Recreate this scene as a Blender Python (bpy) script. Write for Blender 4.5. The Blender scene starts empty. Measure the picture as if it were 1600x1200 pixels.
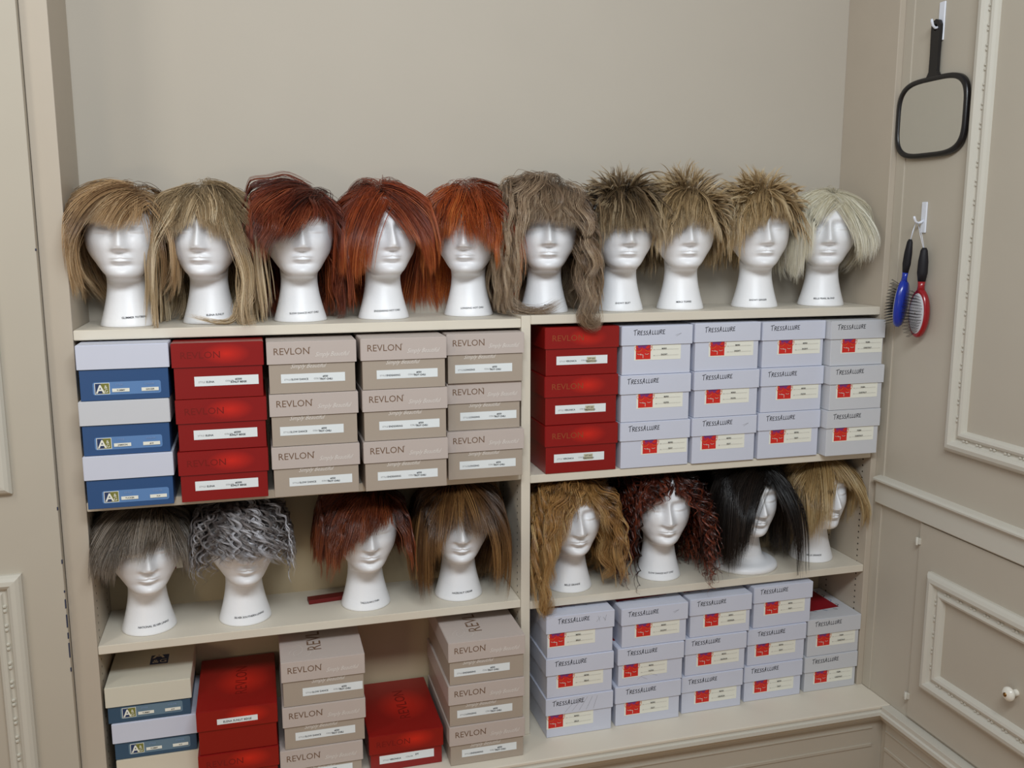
import bpy, bmesh, math, random
import numpy as np
from mathutils import Vector, Matrix
random.seed(7); rng = np.random.default_rng(7)
sc = bpy.context.scene
COL = sc.collection
# ------------------------------------------------------------------ camera
CAM = (0.329, -1.8693, 0.1823); YAW = 0.2717; PITCH = -0.164; ROLL = -0.0006; FPX = 1442.0
fw = Vector((math.sin(YAW)*math.cos(PITCH), math.cos(YAW)*math.cos(PITCH), math.sin(PITCH)))
rt = Vector((math.cos(YAW), -math.sin(YAW), 0)); upv = rt.cross(fw)
M3 = Matrix((rt, upv, -fw)).transposed().to_4x4()
M3.translation = Vector(CAM)
cd = bpy.data.cameras.new('camera'); cam = bpy.data.objects.new('camera', cd); COL.objects.link(cam)
cam.matrix_world = M3 @ Matrix.Rotation(ROLL, 4, 'Z')
cd.sensor_width = 36; cd.lens = FPX/1600*36; cd.clip_start = .05
sc.camera = cam
# ------------------------------------------------------------------ world, lamps, exposure
W = bpy.data.worlds.new('world'); sc.world = W; W.use_nodes = True
W.node_tree.nodes['Background'].inputs[0].default_value = (.90, .93, 1.0, 1)
W.node_tree.nodes['Background'].inputs[1].default_value = .215
def area(name, loc, target, sx, sy, power, color):
    l = bpy.data.lights.new(name, 'AREA'); l.shape = 'RECTANGLE'; l.size = sx; l.size_y = sy
    l.energy = power; l.color = color
    o = bpy.data.objects.new(name, l); COL.objects.link(o); o.location = loc
    d = Vector(target)-Vector(loc); o.rotation_euler = d.to_track_quat('-Z', 'Y').to_euler()
    return o
area('ceiling_lamp', (.55, -1.75, 1.15), (.75, 0, -.2), 1.2, .35, 27.5, (.90, .96, 1.0))
area('ceiling_lamp', (-1.0, -1.2, 1.15), (.0, 0, -.8), .35, 1.0, 6.5, (1.0, .93, .82))
area('low_warm_fill', (-.75, -2.2, -.35), (.0, 0, -.75), .3, .3, 3.2, (1.0, .80, .52))  # added warm fill that yellows the lower left, no known lamp stands here
sc.view_settings.view_transform = 'Standard'; sc.view_settings.look = 'None'
sc.view_settings.gamma = 1; sc.view_settings.exposure = .22; sc.view_settings.use_curve_mapping = False
# ------------------------------------------------------------------ materials
def s2l(c):
    return tuple(((v/255)/12.92 if v/255 <= .04045 else ((v/255+.055)/1.055)**2.4) for v in c)
MATS = {}
def mat(name, rgb, rough=.6, spec=.4, noise=0, nscale=30, bump=0, metal=0, coat=0):
    if name in MATS: return MATS[name]
    m = bpy.data.materials.new(name); m.use_nodes = True; nt = m.node_tree; b = nt.nodes['Principled BSDF']
    c = s2l(rgb); b.inputs['Base Color'].default_value = (*c, 1); b.inputs['Roughness'].default_value = rough
    b.inputs['Specular IOR Level'].default_value = spec; b.inputs['Metallic'].default_value = metal
    if coat: b.inputs['Coat Weight'].default_value = coat; b.inputs['Coat Roughness'].default_value = .15
    if noise or bump:
        tc = nt.nodes.new('ShaderNodeTexCoord'); n = nt.nodes.new('ShaderNodeTexNoise')
        n.inputs['Scale'].default_value = nscale; n.inputs['Detail'].default_value = 5
        nt.links.new(tc.outputs['Object'], n.inputs['Vector'])
        if noise:
            mx = nt.nodes.new('ShaderNodeMix'); mx.data_type = 'RGBA'
            mx.inputs[6].default_value = (*[v*(1-noise) for v in c], 1); mx.inputs[7].default_value = (*[min(1, v*(1+noise)) for v in c], 1)
            nt.links.new(n.outputs['Fac'], mx.inputs[0]); nt.links.new(mx.outputs[2], b.inputs['Base Color'])
        if bump:
            bp = nt.nodes.new('ShaderNodeBump'); bp.inputs['Strength'].default_value = bump; bp.inputs['Distance'].default_value = .001
            nt.links.new(n.outputs['Fac'], bp.inputs['Height']); nt.links.new(bp.outputs[0], b.inputs['Normal'])
    MATS[name] = m; return m
M_WALL = mat('wall_paint', (188, 180, 167), .75, .2, .03, 6, .15)
M_PANEL = mat('panel_paint', (189, 181, 166), .55, .3, .03, 8, .1)
M_STILE = mat('stile_paint', (189, 178, 162), .5, .35, .03, 14, .1)
M_TRIM = mat('trim_paint', (204, 200, 188), .45, .4, .02, 12)
M_SHELF = mat('shelf_paint', (222, 214, 198), .5, .35, .04, 14, .1)
M_BACK = mat('back_panel_paint', (196, 179, 148), .7, .2, .03, 9)
M_HOLE = mat('dark_hole', (35, 28, 22), .9, .1)
M_CHIP = mat('blue_chip', (62, 66, 84), .8, .1)
M_FLOOR = mat('floor_carpet', (176, 132, 82), .8, .1, .1, 60, .5)
M_FOAM = mat('white_foam', (246, 247, 250), .38, .45, .01, 150, .25)
M_INK = mat('black_ink', (35, 33, 40), .7, .2)
M_GINK = mat('grey_ink', (120, 115, 115), .7, .2)
M_PENCIL = mat('pencil_mark', (150, 148, 160), .7, .2)
M_WBOX = mat('white_card', (209, 213, 228), .5, .35, .01, 40)
M_CBOX = mat('cream_card', (206, 208, 213), .5, .35, .01, 40)
M_BEIGE = mat('beige_card', (216, 206, 186), .5, .35)
M_BLUE = mat('blue_card', (46, 82, 130), .4, .4)
M_SLATE = mat('slate_card', (56, 84, 108), .4, .4)
M_LBLUE = mat('light_blue_print', (96, 136, 188), .4, .4)
M_LSLATE = mat('light_slate_print', (104, 130, 148), .4, .4)
M_PALE = mat('pale_blue_print', (140, 165, 205), .5, .3)
M_DKB = mat('dark_blue_print', (45, 62, 100), .5, .3)
M_OLIVE = mat('olive_print', (125, 125, 60), .5, .3)
M_TAUPE = mat('taupe_card', (194, 182, 175), .38, .45, .01, 40)
M_TAUPE2 = mat('taupe_card_base', (173, 160, 146), .42, .4, .01, 40)
M_BRONZE = mat('bronze_print', (118, 92, 72), .5, .3)
M_SCRIPT = mat('pale_script_print', (226, 220, 214), .5, .3)
M_STICK = mat('label_paper', (232, 238, 240), .5, .3)
M_CREAMP = mat('cream_paper', (238, 238, 226), .5, .3)
M_LRED = mat('label_red', (212, 48, 40), .5, .3)
M_LPUR = mat('label_purple', (128, 55, 120), .5, .3)
M_LORG = mat('label_orange', (236, 130, 60), .5, .3)
M_DRED = mat('dark_red_print', (150, 26, 38), .45, .35)
M_LBL = mat('bright_blue_print', (50, 110, 170), .5, .3)
M_GOLDP = mat('dull_gold_print', (150, 72, 40), .5, .3)
M_REDP = mat('dark_red_lettering', (122, 24, 19), .5, .3)
M_TAN = mat('tan_paper', (200, 195, 170), .5, .3)
M_BLACK = mat('black_plastic', (22, 20, 22), .3, .5)
M_RUB = mat('black_rubber', (30, 28, 32), .55, .3)
M_RPL = mat('red_plastic', (150, 16, 26), .25, .5, coat=.4)
M_BPL = mat('blue_plastic', (22, 50, 160), .25, .5, coat=.4)
M_WPL = mat('white_plastic', (228, 232, 242), .3, .5)
M_CUSH = mat('grey_cushion', (196, 196, 200), .5, .3)
M_MAROON = mat('maroon_card', (110, 28, 26), .5, .3)
M_KNOB = mat('knob_porcelain', (236, 232, 220), .2, .5)
M_BRASS = mat('brass', (150, 110, 60), .35, .5, metal=.9)
def mirror_mat():
    m = mat('mirror_glass', (228, 228, 224), .04, .5, metal=1); return m
M_MIRR = mirror_mat()
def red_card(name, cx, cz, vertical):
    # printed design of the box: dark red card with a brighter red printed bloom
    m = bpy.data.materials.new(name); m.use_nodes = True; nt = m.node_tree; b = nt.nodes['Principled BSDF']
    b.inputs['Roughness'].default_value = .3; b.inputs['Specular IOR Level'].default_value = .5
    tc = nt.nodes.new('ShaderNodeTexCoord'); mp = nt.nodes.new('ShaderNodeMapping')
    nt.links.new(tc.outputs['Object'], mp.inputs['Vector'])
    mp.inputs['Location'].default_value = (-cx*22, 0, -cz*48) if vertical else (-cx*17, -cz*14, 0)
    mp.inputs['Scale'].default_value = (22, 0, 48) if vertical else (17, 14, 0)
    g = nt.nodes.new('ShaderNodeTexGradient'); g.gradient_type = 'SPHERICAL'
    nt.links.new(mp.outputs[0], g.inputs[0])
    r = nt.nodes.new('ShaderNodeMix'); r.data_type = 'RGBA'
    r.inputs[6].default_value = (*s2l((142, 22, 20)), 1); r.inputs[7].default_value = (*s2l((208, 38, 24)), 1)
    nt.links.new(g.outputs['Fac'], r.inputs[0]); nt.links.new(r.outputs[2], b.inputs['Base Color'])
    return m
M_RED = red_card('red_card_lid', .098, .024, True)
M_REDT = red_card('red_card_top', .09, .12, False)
M_RED2 = mat('red_card_base', (138, 21, 19), .3, .5)
# ------------------------------------------------------------------ helpers
def link(o, parent=None):
    COL.objects.link(o)
    if parent is not None: o.parent = parent
    return o
def tag(o, label=None, cat=None, group=None, kind=None):
    if label: o['label'] = label
    if cat: o['category'] = cat
    if group: o['group'] = group
    if kind: o['kind'] = kind
    return o
def thing(name, label, cat, loc, rz=0, group=None):
    o = bpy.data.objects.new(name, None); o.empty_display_size = .03; COL.objects.link(o)
    o.location = loc; o.rotation_euler = (0, 0, rz)
    return tag(o, label, cat, group)
def obj(name, bm, mats, parent=None, smooth=False):
    me = bpy.data.meshes.new(name)
    if isinstance(bm, bmesh.types.BMesh):
        bm.to_mesh(me); bm.free()
    else:
        me.from_pydata(*bm[:3])
        if len(bm) > 3: me.polygons.foreach_set('material_index', bm[3])
    for m in (mats if isinstance(mats, (list, tuple)) else [mats]): me.materials.append(m)
    if smooth: me.polygons.foreach_set('use_smooth', [True]*len(me.polygons))
    me.update()
    return link(bpy.data.objects.new(name, me), parent)
def bx(bm, x0, x1, y0, y1, z0, z1, bev=0, mi=0, seg=2):
    vs = [bm.verts.new(p) for p in ((x0,y0,z0),(x1,y0,z0),(x1,y1,z0),(x0,y1,z0),(x0,y0,z1),(x1,y0,z1),(x1,y1,z1),(x0,y1,z1))]
    fs = [bm.faces.new([vs[i] for i in f]) for f in ((0,3,2,1),(4,5,6,7),(0,1,5,4),(1,2,6,5),(2,3,7,6),(3,0,4,7))]
    for f in fs: f.material_index = mi
    if bev:
        es = {e for f in fs for e in f.edges}
        r = bmesh.ops.bevel(bm, geom=list(es), offset=bev, segments=seg, affect='EDGES', profile=.5)
        for f in r['faces']: f.material_index = mi
    return vs
def struct(name, bm, m, parent=None):
    o = obj(name, bm, m, parent)
    if parent is None: o['kind'] = 'structure'
    return o
def sweep(bm, prof, path, normal_of, closed=False, mi=0):
    """prof: (u,v) points; path: points with frame (P,U,V); connects rings"""
    rings = []
    for P, U, V in path:
        rings.append([bm.verts.new(P+U*u+V*v) for u, v in prof])
    n = len(rings)
    for i in range(n if closed else n-1):
        a = rings[i]; b = rings[(i+1) % n]
        for j in range(len(prof)-1):
            f = bm.faces.new((a[j], a[j+1], b[j+1], b[j])); f.material_index = mi; f.smooth = False
def tube(bm, pts, rads, n=10, mi=0, cap=True, squash=1.0):
    pts = [Vector(p) for p in pts]; prev = None; rings = []
    for i, p in enumerate(pts):
        t = (pts[min(i+1, len(pts)-1)]-pts[max(i-1, 0)]).normalized()
        if prev is None: u = t.orthogonal().normalized()
        else: u = (prev - t*prev.dot(t)).normalized()
        prev = u; v = t.cross(u); r = rads[i] if isinstance(rads, (list, tuple)) else rads
        rings.append([bm.verts.new(p+(u*math.cos(k*2*math.pi/n)+v*math.sin(k*2*math.pi/n)*squash)*r) for k in range(n)])
    for a, b in zip(rings, rings[1:]):
        for k in range(n):
            f = bm.faces.new((a[k], a[(k+1) % n], b[(k+1) % n], b[k])); f.smooth = True; f.material_index = mi
    if cap:
        f = bm.faces.new(rings[0][::-1]); f.material_index = mi
        f = bm.faces.new(rings[-1]); f.material_index = mi
# ---- flat printed artwork ------------------------------------------------
_tc = {}
def text_geo(s, size, shear=0, sx=1.0, bold=0):
    k = (s, round(size, 5), shear, sx, bold)
    if k in _tc: return _tc[k]
    cu = bpy.data.curves.new('t', 'FONT'); cu.body = s; cu.size = size; cu.shear = shear; cu.resolution_u = 2
    cu.offset = bold
    o = bpy.data.objects.new('t', cu); COL.objects.link(o)
    me = o.to_mesh()
    v = [(p.co.x*sx, p.co.y) for p in me.vertices]; f = [tuple(p.vertices) for p in me.polygons]
    o.to_mesh_clear(); bpy.data.objects.remove(o); bpy.data.curves.remove(cu)
    _tc[k] = (v, f); return _tc[k]
STROKES = {  # hand lettering, unit box
 'T': (.75, [[(0,.92),(.85,1.05)],[(.38,.98),(.28,0)]]),
 'R': (.62, [[(.12,.8),(.05,0)],[(.1,.78),(.5,.8),(.5,.5),(.12,.42)],[(.2,.42),(.55,.0)]]),
 'E': (.58, [[(.5,.78),(.12,.76),(.06,.02),(.48,.04)],[(.1,.42),(.4,.45)]]),
 'S': (.52, [[(.45,.74),(.15,.72),(.12,.48),(.38,.36),(.36,.06),(.0,.04)]]),
 'A': (.72, [[(0,-.05),(.42,.95),(.5,0)],[(.15,.33),(.5,.36)]]),
 'L': (.5, [[(.15,.78),(.08,.03),(.45,.06)]]),
 'U': (.58, [[(.08,.75),(.06,.1),(.25,.0),(.42,.12),(.48,.76)]]),
}
def ribbon(pts, w):
    v = []; f = []
    for (ax, ay), (bx_, by) in zip(pts, pts[1:]):
        dx, dy = bx_-ax, by-ay; l = math.hypot(dx, dy) or 1e-6; nx, ny = -dy/l*w/2, dx/l*w/2; ex, ey = dx/l*w*.3, dy/l*w*.3
        b = len(v); v += [(ax-nx-ex, ay-ny-ey), (bx_-nx+ex, by-ny+ey), (bx_+nx+ex, by+ny+ey), (ax+nx-ex, ay+ny-ey)]; f.append((b, b+1, b+2, b+3))
    return v, f
def hand_text(word, x, z, h, w, rnd):
    v = []; f = []
    for ch in word:
        adv, st = STROKES[ch]
        for s in st:
            p = [(x+(a+rnd.uniform(-.03, .03))*h*.88, z+(b+rnd.uniform(-.03, .03)+.05*a)*h) for a, b in s]
            vv, ff = ribbon(p, w); o = len(v); v += vv; f += [tuple(i+o for i in q) for q in ff]
        x += adv*h*1.02; z += h*.012
    return v, f
class Art:
    def __init__(s): s.v = []; s.f = []; s.mi = []; s.mats = []; s.layer = 0
    def add(s, v, f, m):
        if m not in s.mats: s.mats.append(m)
        i = s.mats.index(m); o = len(s.v); s.layer += 1; d = .00012*s.layer
        s.v += [(a, -d, b) for a, b in v]; s.f += [tuple(k+o for k in q) for q in f]; s.mi += [i]*len(f)
        return s
    def rect(s, x0, z0, x1, z1, m): return s.add([(x0, z0), (x1, z0), (x1, z1), (x0, z1)], [(0, 1, 2, 3)], m)
    def rrect(s, x0, z0, x1, z1, r, m):
        p = []
        for cx, cz, a0 in ((x1-r, z0+r, -90), (x1-r, z1-r, 0), (x0+r, z1-r, 90), (x0+r, z0+r, 180)):
            for k in range(5): a = math.radians(a0+k*22.5); p.append((cx+r*math.cos(a), cz+r*math.sin(a)))
        return s.add(p, [tuple(range(len(p)))], m)
    def text(s, t, x, z, size, m, shear=0, sx=1, center=False, bold=0, rot=0):
        v, f = text_geo(t, size, shear, sx, bold)
        if center and v:
            mn = min(a for a, _ in v); mx = max(a for a, _ in v); x -= (mn+mx)/2
        if rot:
            c, n = math.cos(rot), math.sin(rot); v = [(a*c-b*n, a*n+b*c) for a, b in v]
        return s.add([(a+x, b+z) for a, b in v], f, m)
    def line(s, pts, w, m): return s.add(*ribbon(pts, w), m)
    def arc(s, cx, cz, r, a0, a1, w, m, n=10, ry=None):
        ry = ry or r
        return s.line([(cx+r*math.cos(math.radians(a0+(a1-a0)*k/n)), cz+ry*math.sin(math.radians(a0+(a1-a0)*k/n))) for k in range(n+1)], w, m)
    def build(s, name, parent, loc=(0, 0, 0), xform=None):
        v = s.v if xform is None else [xform(p) for p in s.v]
        o = obj(name, (v, [], s.f, s.mi), s.mats, parent); o.location = loc; return o
# ------------------------------------------------------------------ dimensions
XL, X3, XW = 0.0, 1.756, 1.774          # left inner face, right inner face, right wall plane
D1, D2 = 0.8704, 0.8911                # divider faces
YB = 0.19                              # back of the alcove
ZT_L, ZT_R = 0.0, 0.006
ZM_L, ZM_R = -.333, -.343
ZLO_L, ZLO_R = -.627, -.634
ZLEDGE = -.952
# ------------------------------------------------------------------ room
b = bmesh.new(); bx(b, -.60, 2.1, YB, YB+.06, -1.4, 1.3); struct('wall_back', b, M_WALL)
b = bmesh.new(); bx(b, XW, XW+.08, -3.2, YB, -1.4, 1.3); struct('wall_right', b, M_PANEL)
b = bmesh.new(); bx(b, -1.8, XW, -3.2, YB, -1.46, -1.4); struct('floor', b, M_FLOOR)
# left panelled front beside the shelves
b = bmesh.new(); bx(b, -.9, -.047, -.016, YB, -1.4, 1.3, .0015)
rr = random.Random(3)
for z, h in ((-.335, .006), (-.44, .008), (-.50, .004), (-.525, .018), (-.56, .026), (-.59, .012), (-.62, .03), (-.66, .008), (.15, .004)):
    bx(b, -.0485, -.0462, -.0168, -.0150, z-h/2, z+h/2, 0, 1)
struct('wall_left', b, [M_PANEL, M_CHIP])
# ---- picture-frame moulding of wall panels
PROF = [(0, 0), (0, .008), (.004, .014), (.010, .018), (.018, .019), (.024, .015), (.027, .009), (.030, .007), (.034, .0075), (.0365, .012), (.042, .014), (.047, .012), (.050, .006), (.052, 0)]
def frame_moulding(name, corner_pts, nrm, beads=True, scale=1.0, skip=()):
    """rectangular frame from its 4 outer corners (Vectors), in order; nrm: outward normal of the wall"""
    b = bmesh.new(); cen = sum(corner_pts, Vector())/4; n = len(corner_pts)
    rings = []
    for i, p in enumerate(corner_pts):
        d1 = (corner_pts[(i+1) % n]-p).normalized(); d0 = (corner_pts[i-1]-p).normalized()
        dia = d0+d1
        rings.append([b.verts.new(p+dia*u*scale+nrm*v*scale) for u, v in PROF])
    for i in range(n):
        a, c = rings[i], rings[(i+1) % n]
        for j in range(len(PROF)-1): b.faces.new((a[j], a[j+1], c[j+1], c[j]))
    if beads:
        for i in range(n):
            p = corner_pts[i]; q = corner_pts[(i+1) % n]; d = (q-p).normalized(); inn = (corner_pts[i-1]-p).normalized()
            L = (q-p).length; k = .06
            while k < L-.06:
                for dk in (-.0045, .0045):
                    c = p+d*(k+dk)+inn*.0325*scale+nrm*.0085*scale
                    M = Matrix.Translation(c) @ Matrix.Diagonal((.0038, .0038, .0038, 1))
                    bmesh.ops.create_icosphere(b, subdivisions=1, radius=1, matrix=M)
                k += .038
    bmesh.ops.recalc_face_normals(b, faces=b.faces)
    o = struct(name, b, M_TRIM); return o
nR = Vector((-1, 0, 0)); nL = Vector((0, -1, 0))
frame_moulding('trim_1', [Vector((XW, -.230, -.290)), Vector((XW, -1.0, -.290)), Vector((XW, -1.0, 1.1)), Vector((XW, -.230, 1.1))], nR)
# lower right door with its own moulding: a cabinet door under the chair rail
dr = thing('cabinet_door', 'beige painted panelled cabinet door under the chair rail at right with a white knob', 'cabinet door', (XW, -.172, -.945))
b = bmesh.new(); bx(b, -.0065, -.0005, -.75, 0, 0, .472, .0008); obj('door_panel', b, M_PANEL, dr)
o = frame_moulding('door_moulding', [Vector((-.0065, -.045, .094)), Vector((-.0065, -.70, .094)), Vector((-.0065, -.70, .373)), Vector((-.0065, -.045, .373))], nR)
del o['kind']; o.parent = dr
b = bmesh.new()
pr = [(0, .007), (.006, .007), (.010, .006), (.013, .010), (.018, .0145), (.023, .0145), (.027, .010), (.029, .004), (.0295, .0001)]
def lathe(b, pr, M, n=24, mi=0):
    rings = [[b.verts.new(M @ Vector((r*math.cos(k*2*math.pi/n), r*math.sin(k*2*math.pi/n), h))) for k in range(n)] for h, r in pr]
    for a, c in zip(rings, rings[1:]):
        for k in range(n):
            f = b.faces.new((a[k], a[(k+1) % n], c[(k+1) % n], c[k])); f.smooth = True; f.material_index = mi
lathe(b, pr, Matrix.Translation((-.006, -.306, .213)) @ Matrix.Rotation(-math.pi/2, 4, 'Y'))
kn = obj('knob', b, M_KNOB, dr); kn['label'] = 'white porcelain knob'
b = bmesh.new(); lathe(b, [(.0285, .0045), (.0305, .0040), (.031, .0001)], Matrix.Translation((-.006, -.306, .213)) @ Matrix.Rotation(-math.pi/2, 4, 'Y'), 12)
obj('knob_screw', b, M_BRASS, kn)
for z in (.429, .050):
    b = bmesh.new(); bx(b, -.011, -.005, -.006, .009, z-.007, z+.007, .001)
    lathe(b, [(-.009, .0028), (.009, .0028), (.0092, 0.0001)], Matrix.Translation((-.012, .001, z)), 10)
    obj('hinge', b, M_TRIM, dr)
# chair rail on the right wall
b = bmesh.new()
RP = [(0, 0), (-.010, .001), (-.013, .004), (-.013, .052), (-.017, .054), (-.018, .057), (-.024, .060), (-.024, .064), (-.018, .067), (-.008, .069), (0, .070)]
for y0, y1 in ((-3.2, -.018),):
    a = [b.verts.new((XW+u, y0, -.470+v)) for u, v in RP]; c = [b.verts.new((XW+u, y1, -.470+v)) for u, v in RP]
    for j in range(len(RP)-1): b.faces.new((a[j], a[j+1], c[j+1], c[j]))
    b.faces.new(c); b.faces.new(a[::-1])
bmesh.ops.recalc_face_normals(b, faces=b.faces); struct('trim_2', b, M_TRIM)
b = bmesh.new(); bx(b, XW-.003, XW+.001, -.030, -.0005, ZLEDGE+.001, 1.3, .001); struct('trim_6', b, M_PANEL)
# left panel frames
frame_moulding('trim_3', [Vector((-.80, -.016, -.298)), Vector((-.120, -.016, -.298)), Vector((-.120, -.016, 1.1)), Vector((-.80, -.016, 1.1))], nL)
frame_moulding('trim_4', [Vector((-.80, -.016, -1.15)), Vector((-.118, -.016, -1.15)), Vector((-.118, -.016, -.455)), Vector((-.80, -.016, -.455))], nL)
# ------------------------------------------------------------------ built-in shelving
bc = thing('shelving_unit', 'cream built-in shelving with two bays, wig heads and stacked boxes on its shelves', 'shelving', (0, 0, -1.4))
Zc = 1.4   # local z = world z + Zc
def side(name, x0, x1, z0, z1, holes, y0=0.0):
    b = bmesh.new(); bx(b, x0, x1, y0, YB, z0+Zc, z1+Zc, .0012)
    for hx, sgn, ya, za, zb in holes:
        z = za
        while z < zb:
            v = [b.verts.new((hx+sgn*.0003, ya+.0023*math.cos(k*math.pi/4), z+Zc+.0023*math.sin(k*math.pi/4))) for k in range(8)]
            f = b.faces.new(v); f.material_index = 1; z += .0155
    return obj(name, b, [M_SHELF if name == 'divider' else M_STILE, M_HOLE], bc)
side('side_panel', -.046, XL, ZLEDGE, 1.3, [(XL, 1, .03, -.93, -.02), (XL, 1, .15, -.93, -.02)])
side('side_panel', X3, XW-.0005, ZLEDGE, 1.3, [(X3, -1, .03, -.93, -.02), (X3, -1, .15, -.93, -.02)])
side('divider', D1, D2, ZLEDGE, ZT_R, [(D1, -1, .03, -.93, -.02), (D1, -1, .15, -.93, -.02), (D2, 1, .03, -.93, -.02)])
def shelf(x0, x1, zl, zr, th, y1=YB-.0005, y0=0):
    b = bmesh.new(); v = bx(b, x0+.0004, x1-.0004, y0, y1, zl-th+Zc, zl+Zc)
    for q in b.verts:
        t = (q.co.x-x0)/(x1-x0); q.co.z += t*(zr-zl)
    bmesh.ops.bevel(b, geom=list(b.edges), offset=.0012, segments=2, affect='EDGES')
    return obj('shelf', b, M_SHELF, bc)
shelf(XL, D1, ZT_L, ZT_L, .019, y0=.001); shelf(D2, X3, ZT_R, ZT_R, .019, y0=.001)
shelf(XL, D1, ZM_L, ZM_L, .018, y0=.001); shelf(D2, X3, ZM_R, ZM_R, .018, y0=.001)
shelf(XL, D1, ZLO_L, ZLO_L, .018, y0=.002); shelf(D2, X3, ZLO_R, ZLO_R, .018, y0=.002)
b = bmesh.new(); bx(b, XL+.0005, D1-.0005, YB-.006, YB-.001, ZLEDGE+Zc, -.02+Zc); obj('back_panel', b, M_BACK, bc)
b = bmesh.new(); bx(b, D2+.0005, X3-.0005, YB-.006, YB-.001, ZLEDGE+Zc, -.014+Zc); obj('back_panel', b, M_BACK, bc)
b = bmesh.new(); bx(b, -.046, XW-.0005, -.108, YB-.001, ZLEDGE-.008+Zc, ZLEDGE+Zc, .002); obj('ledge', b, M_SHELF, bc)
# moulding under the ledge and along the right wall, then the panelled front
b = bmesh.new()
CP = [(.001, -.008), (.001, -.012), (-.004, -.014), (-.005, -.022), (-.001, -.026), (.004, -.034), (.012, -.040), (.016, -.042), (.016, -.047), (.022, -.047), (.030, -.047)]
y0 = -.108; x_in = XW-.030
P0 = [b.verts.new((-.046, y0+u, ZLEDGE+v+Zc)) for u, v in CP]
P1 = [b.verts.new((XW-.028+u, y0+u, ZLEDGE+v+Zc)) for u, v in CP]
P2 = [b.verts.new((XW-.028+u, -3.0, ZLEDGE+v+Zc)) for u, v in CP]
for j in range(len(CP)-1): b.faces.new((P0[j], P0[j+1], P1[j+1], P1[j]))
for q in P2: b.verts.remove(q)
bmesh.ops.recalc_face_normals(b, faces=b.faces); obj('moulding', b, M_TRIM, bc)
b = bmesh.new()
A = [b.verts.new((XW-.028+u, y0+u, ZLEDGE+v)) for u, v in CP]; B = [b.verts.new((XW-.028+u, -3.0, ZLEDGE+v)) for u, v in CP]
for j in range(len(CP)-1): b.faces.new((A[j], A[j+1], B[j+1], B[j]))
bx(b, XW-.027, XW-.0005, -3.0, y0-.001, ZLEDGE-.009, ZLEDGE-.001, .001)
bmesh.ops.recalc_face_normals(b, faces=b.faces); struct('trim_5', b, M_TRIM)
b = bmesh.new(); bx(b, XW-.010, XW-.0006, -3.0, -.109, -1.4, ZLEDGE-.040)
bx(b, XW-.0125, XW-.009, -3.0, -.11, ZLEDGE-.070, ZLEDGE-.066, .0008)
bx(b, XW-.0125, XW-.009, -3.0, -.11, ZLEDGE-.118, ZLEDGE-.110, .0008)
struct('baseboard_right', b, M_PANEL)
b = bmesh.new(); bx(b, -.046, XW-.0005, -.084, YB-.001, 0, ZLEDGE-.010+Zc)
bx(b, -.02, XW-.03, -.0865, -.083, ZLEDGE-.070+Zc, ZLEDGE-.066+Zc, .0008)
bx(b, -.02, XW-.03, -.0865, -.083, ZLEDGE-.118+Zc, ZLEDGE-.110+Zc, .0008)
obj('base_front', b, M_PANEL, bc)
# ------------------------------------------------------------------ boxes
def lid_mesh(w, d, h, t=.0012, bev=.0012):
    b = bmesh.new()
    o = [(0, 0), (w, 0), (w, d), (0, d)]; i = [(t, t), (w-t, t), (w-t, d-t), (t, d-t)]
    ot = [b.verts.new((x, y, h)) for x, y in o]; ob = [b.verts.new((x, y, 0)) for x, y in o]
    ib = [b.verts.new((x, y, 0)) for x, y in i]; it = [b.verts.new((x, y, h-t)) for x, y in i]
    top = b.faces.new(ot); top.material_index = 1
    for k in range(4):
        n = (k+1) % 4
        b.faces.new((ob[k], ob[n], ot[n], ot[k])); b.faces.new((ib[k], ib[n], ob[n], ob[k])); b.faces.new((it[k], it[n], ib[n], ib[k]))
    b.faces.new(it)
    es = [e for e in b.edges if all(v in ot or v in ob for v in e.verts)and any(v in ot for v in e.verts)]
    bmesh.ops.bevel(b, geom=es, offset=bev, segments=2, affect='EDGES')
    bmesh.ops.recalc_face_normals(b, faces=b.faces)
    return b
def top_x(dx, dy, h):
    return lambda p: (p[0]+dx, p[2]+dy, h-p[1])
def art_sideways(txt, size, m, x, y0, sx=1.0, extra=None):
    a = Art(); a.text(txt, 0, 0, size, m, sx=sx, rot=math.pi/2)
    if extra: extra(a)
    return a
M_CREAML = mat('cream_white_card', (214, 209, 192), .5, .35)
KINDS = {
 'slatec': dict(lid=(M_CREAML, M_CREAML), base=M_SLATE),
 'blue': dict(lid=(M_WBOX, M_WBOX), base=M_BLUE), 'slate': dict(lid=(M_WBOX, M_WBOX), base=M_SLATE), 'slateb': dict(lid=(M_BEIGE, M_BEIGE), base=M_SLATE),
 'blueb': dict(lid=(M_CBOX, M_CBOX), base=M_BLUE),
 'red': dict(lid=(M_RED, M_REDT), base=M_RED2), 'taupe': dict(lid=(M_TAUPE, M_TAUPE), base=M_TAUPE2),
 'tress': dict(lid=(M_WBOX, M_WBOX), base=M_WBOX), 'tressw': dict(lid=(M_CBOX, M_CBOX), base=M_CBOX)}
NAMES = {'blue': 'wig_box', 'slate': 'wig_box', 'slateb': 'wig_box', 'blueb': 'wig_box', 'red': 'wig_box', 'taupe': 'wig_box', 'tress': 'wig_box', 'tressw': 'wig_box'}
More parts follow.
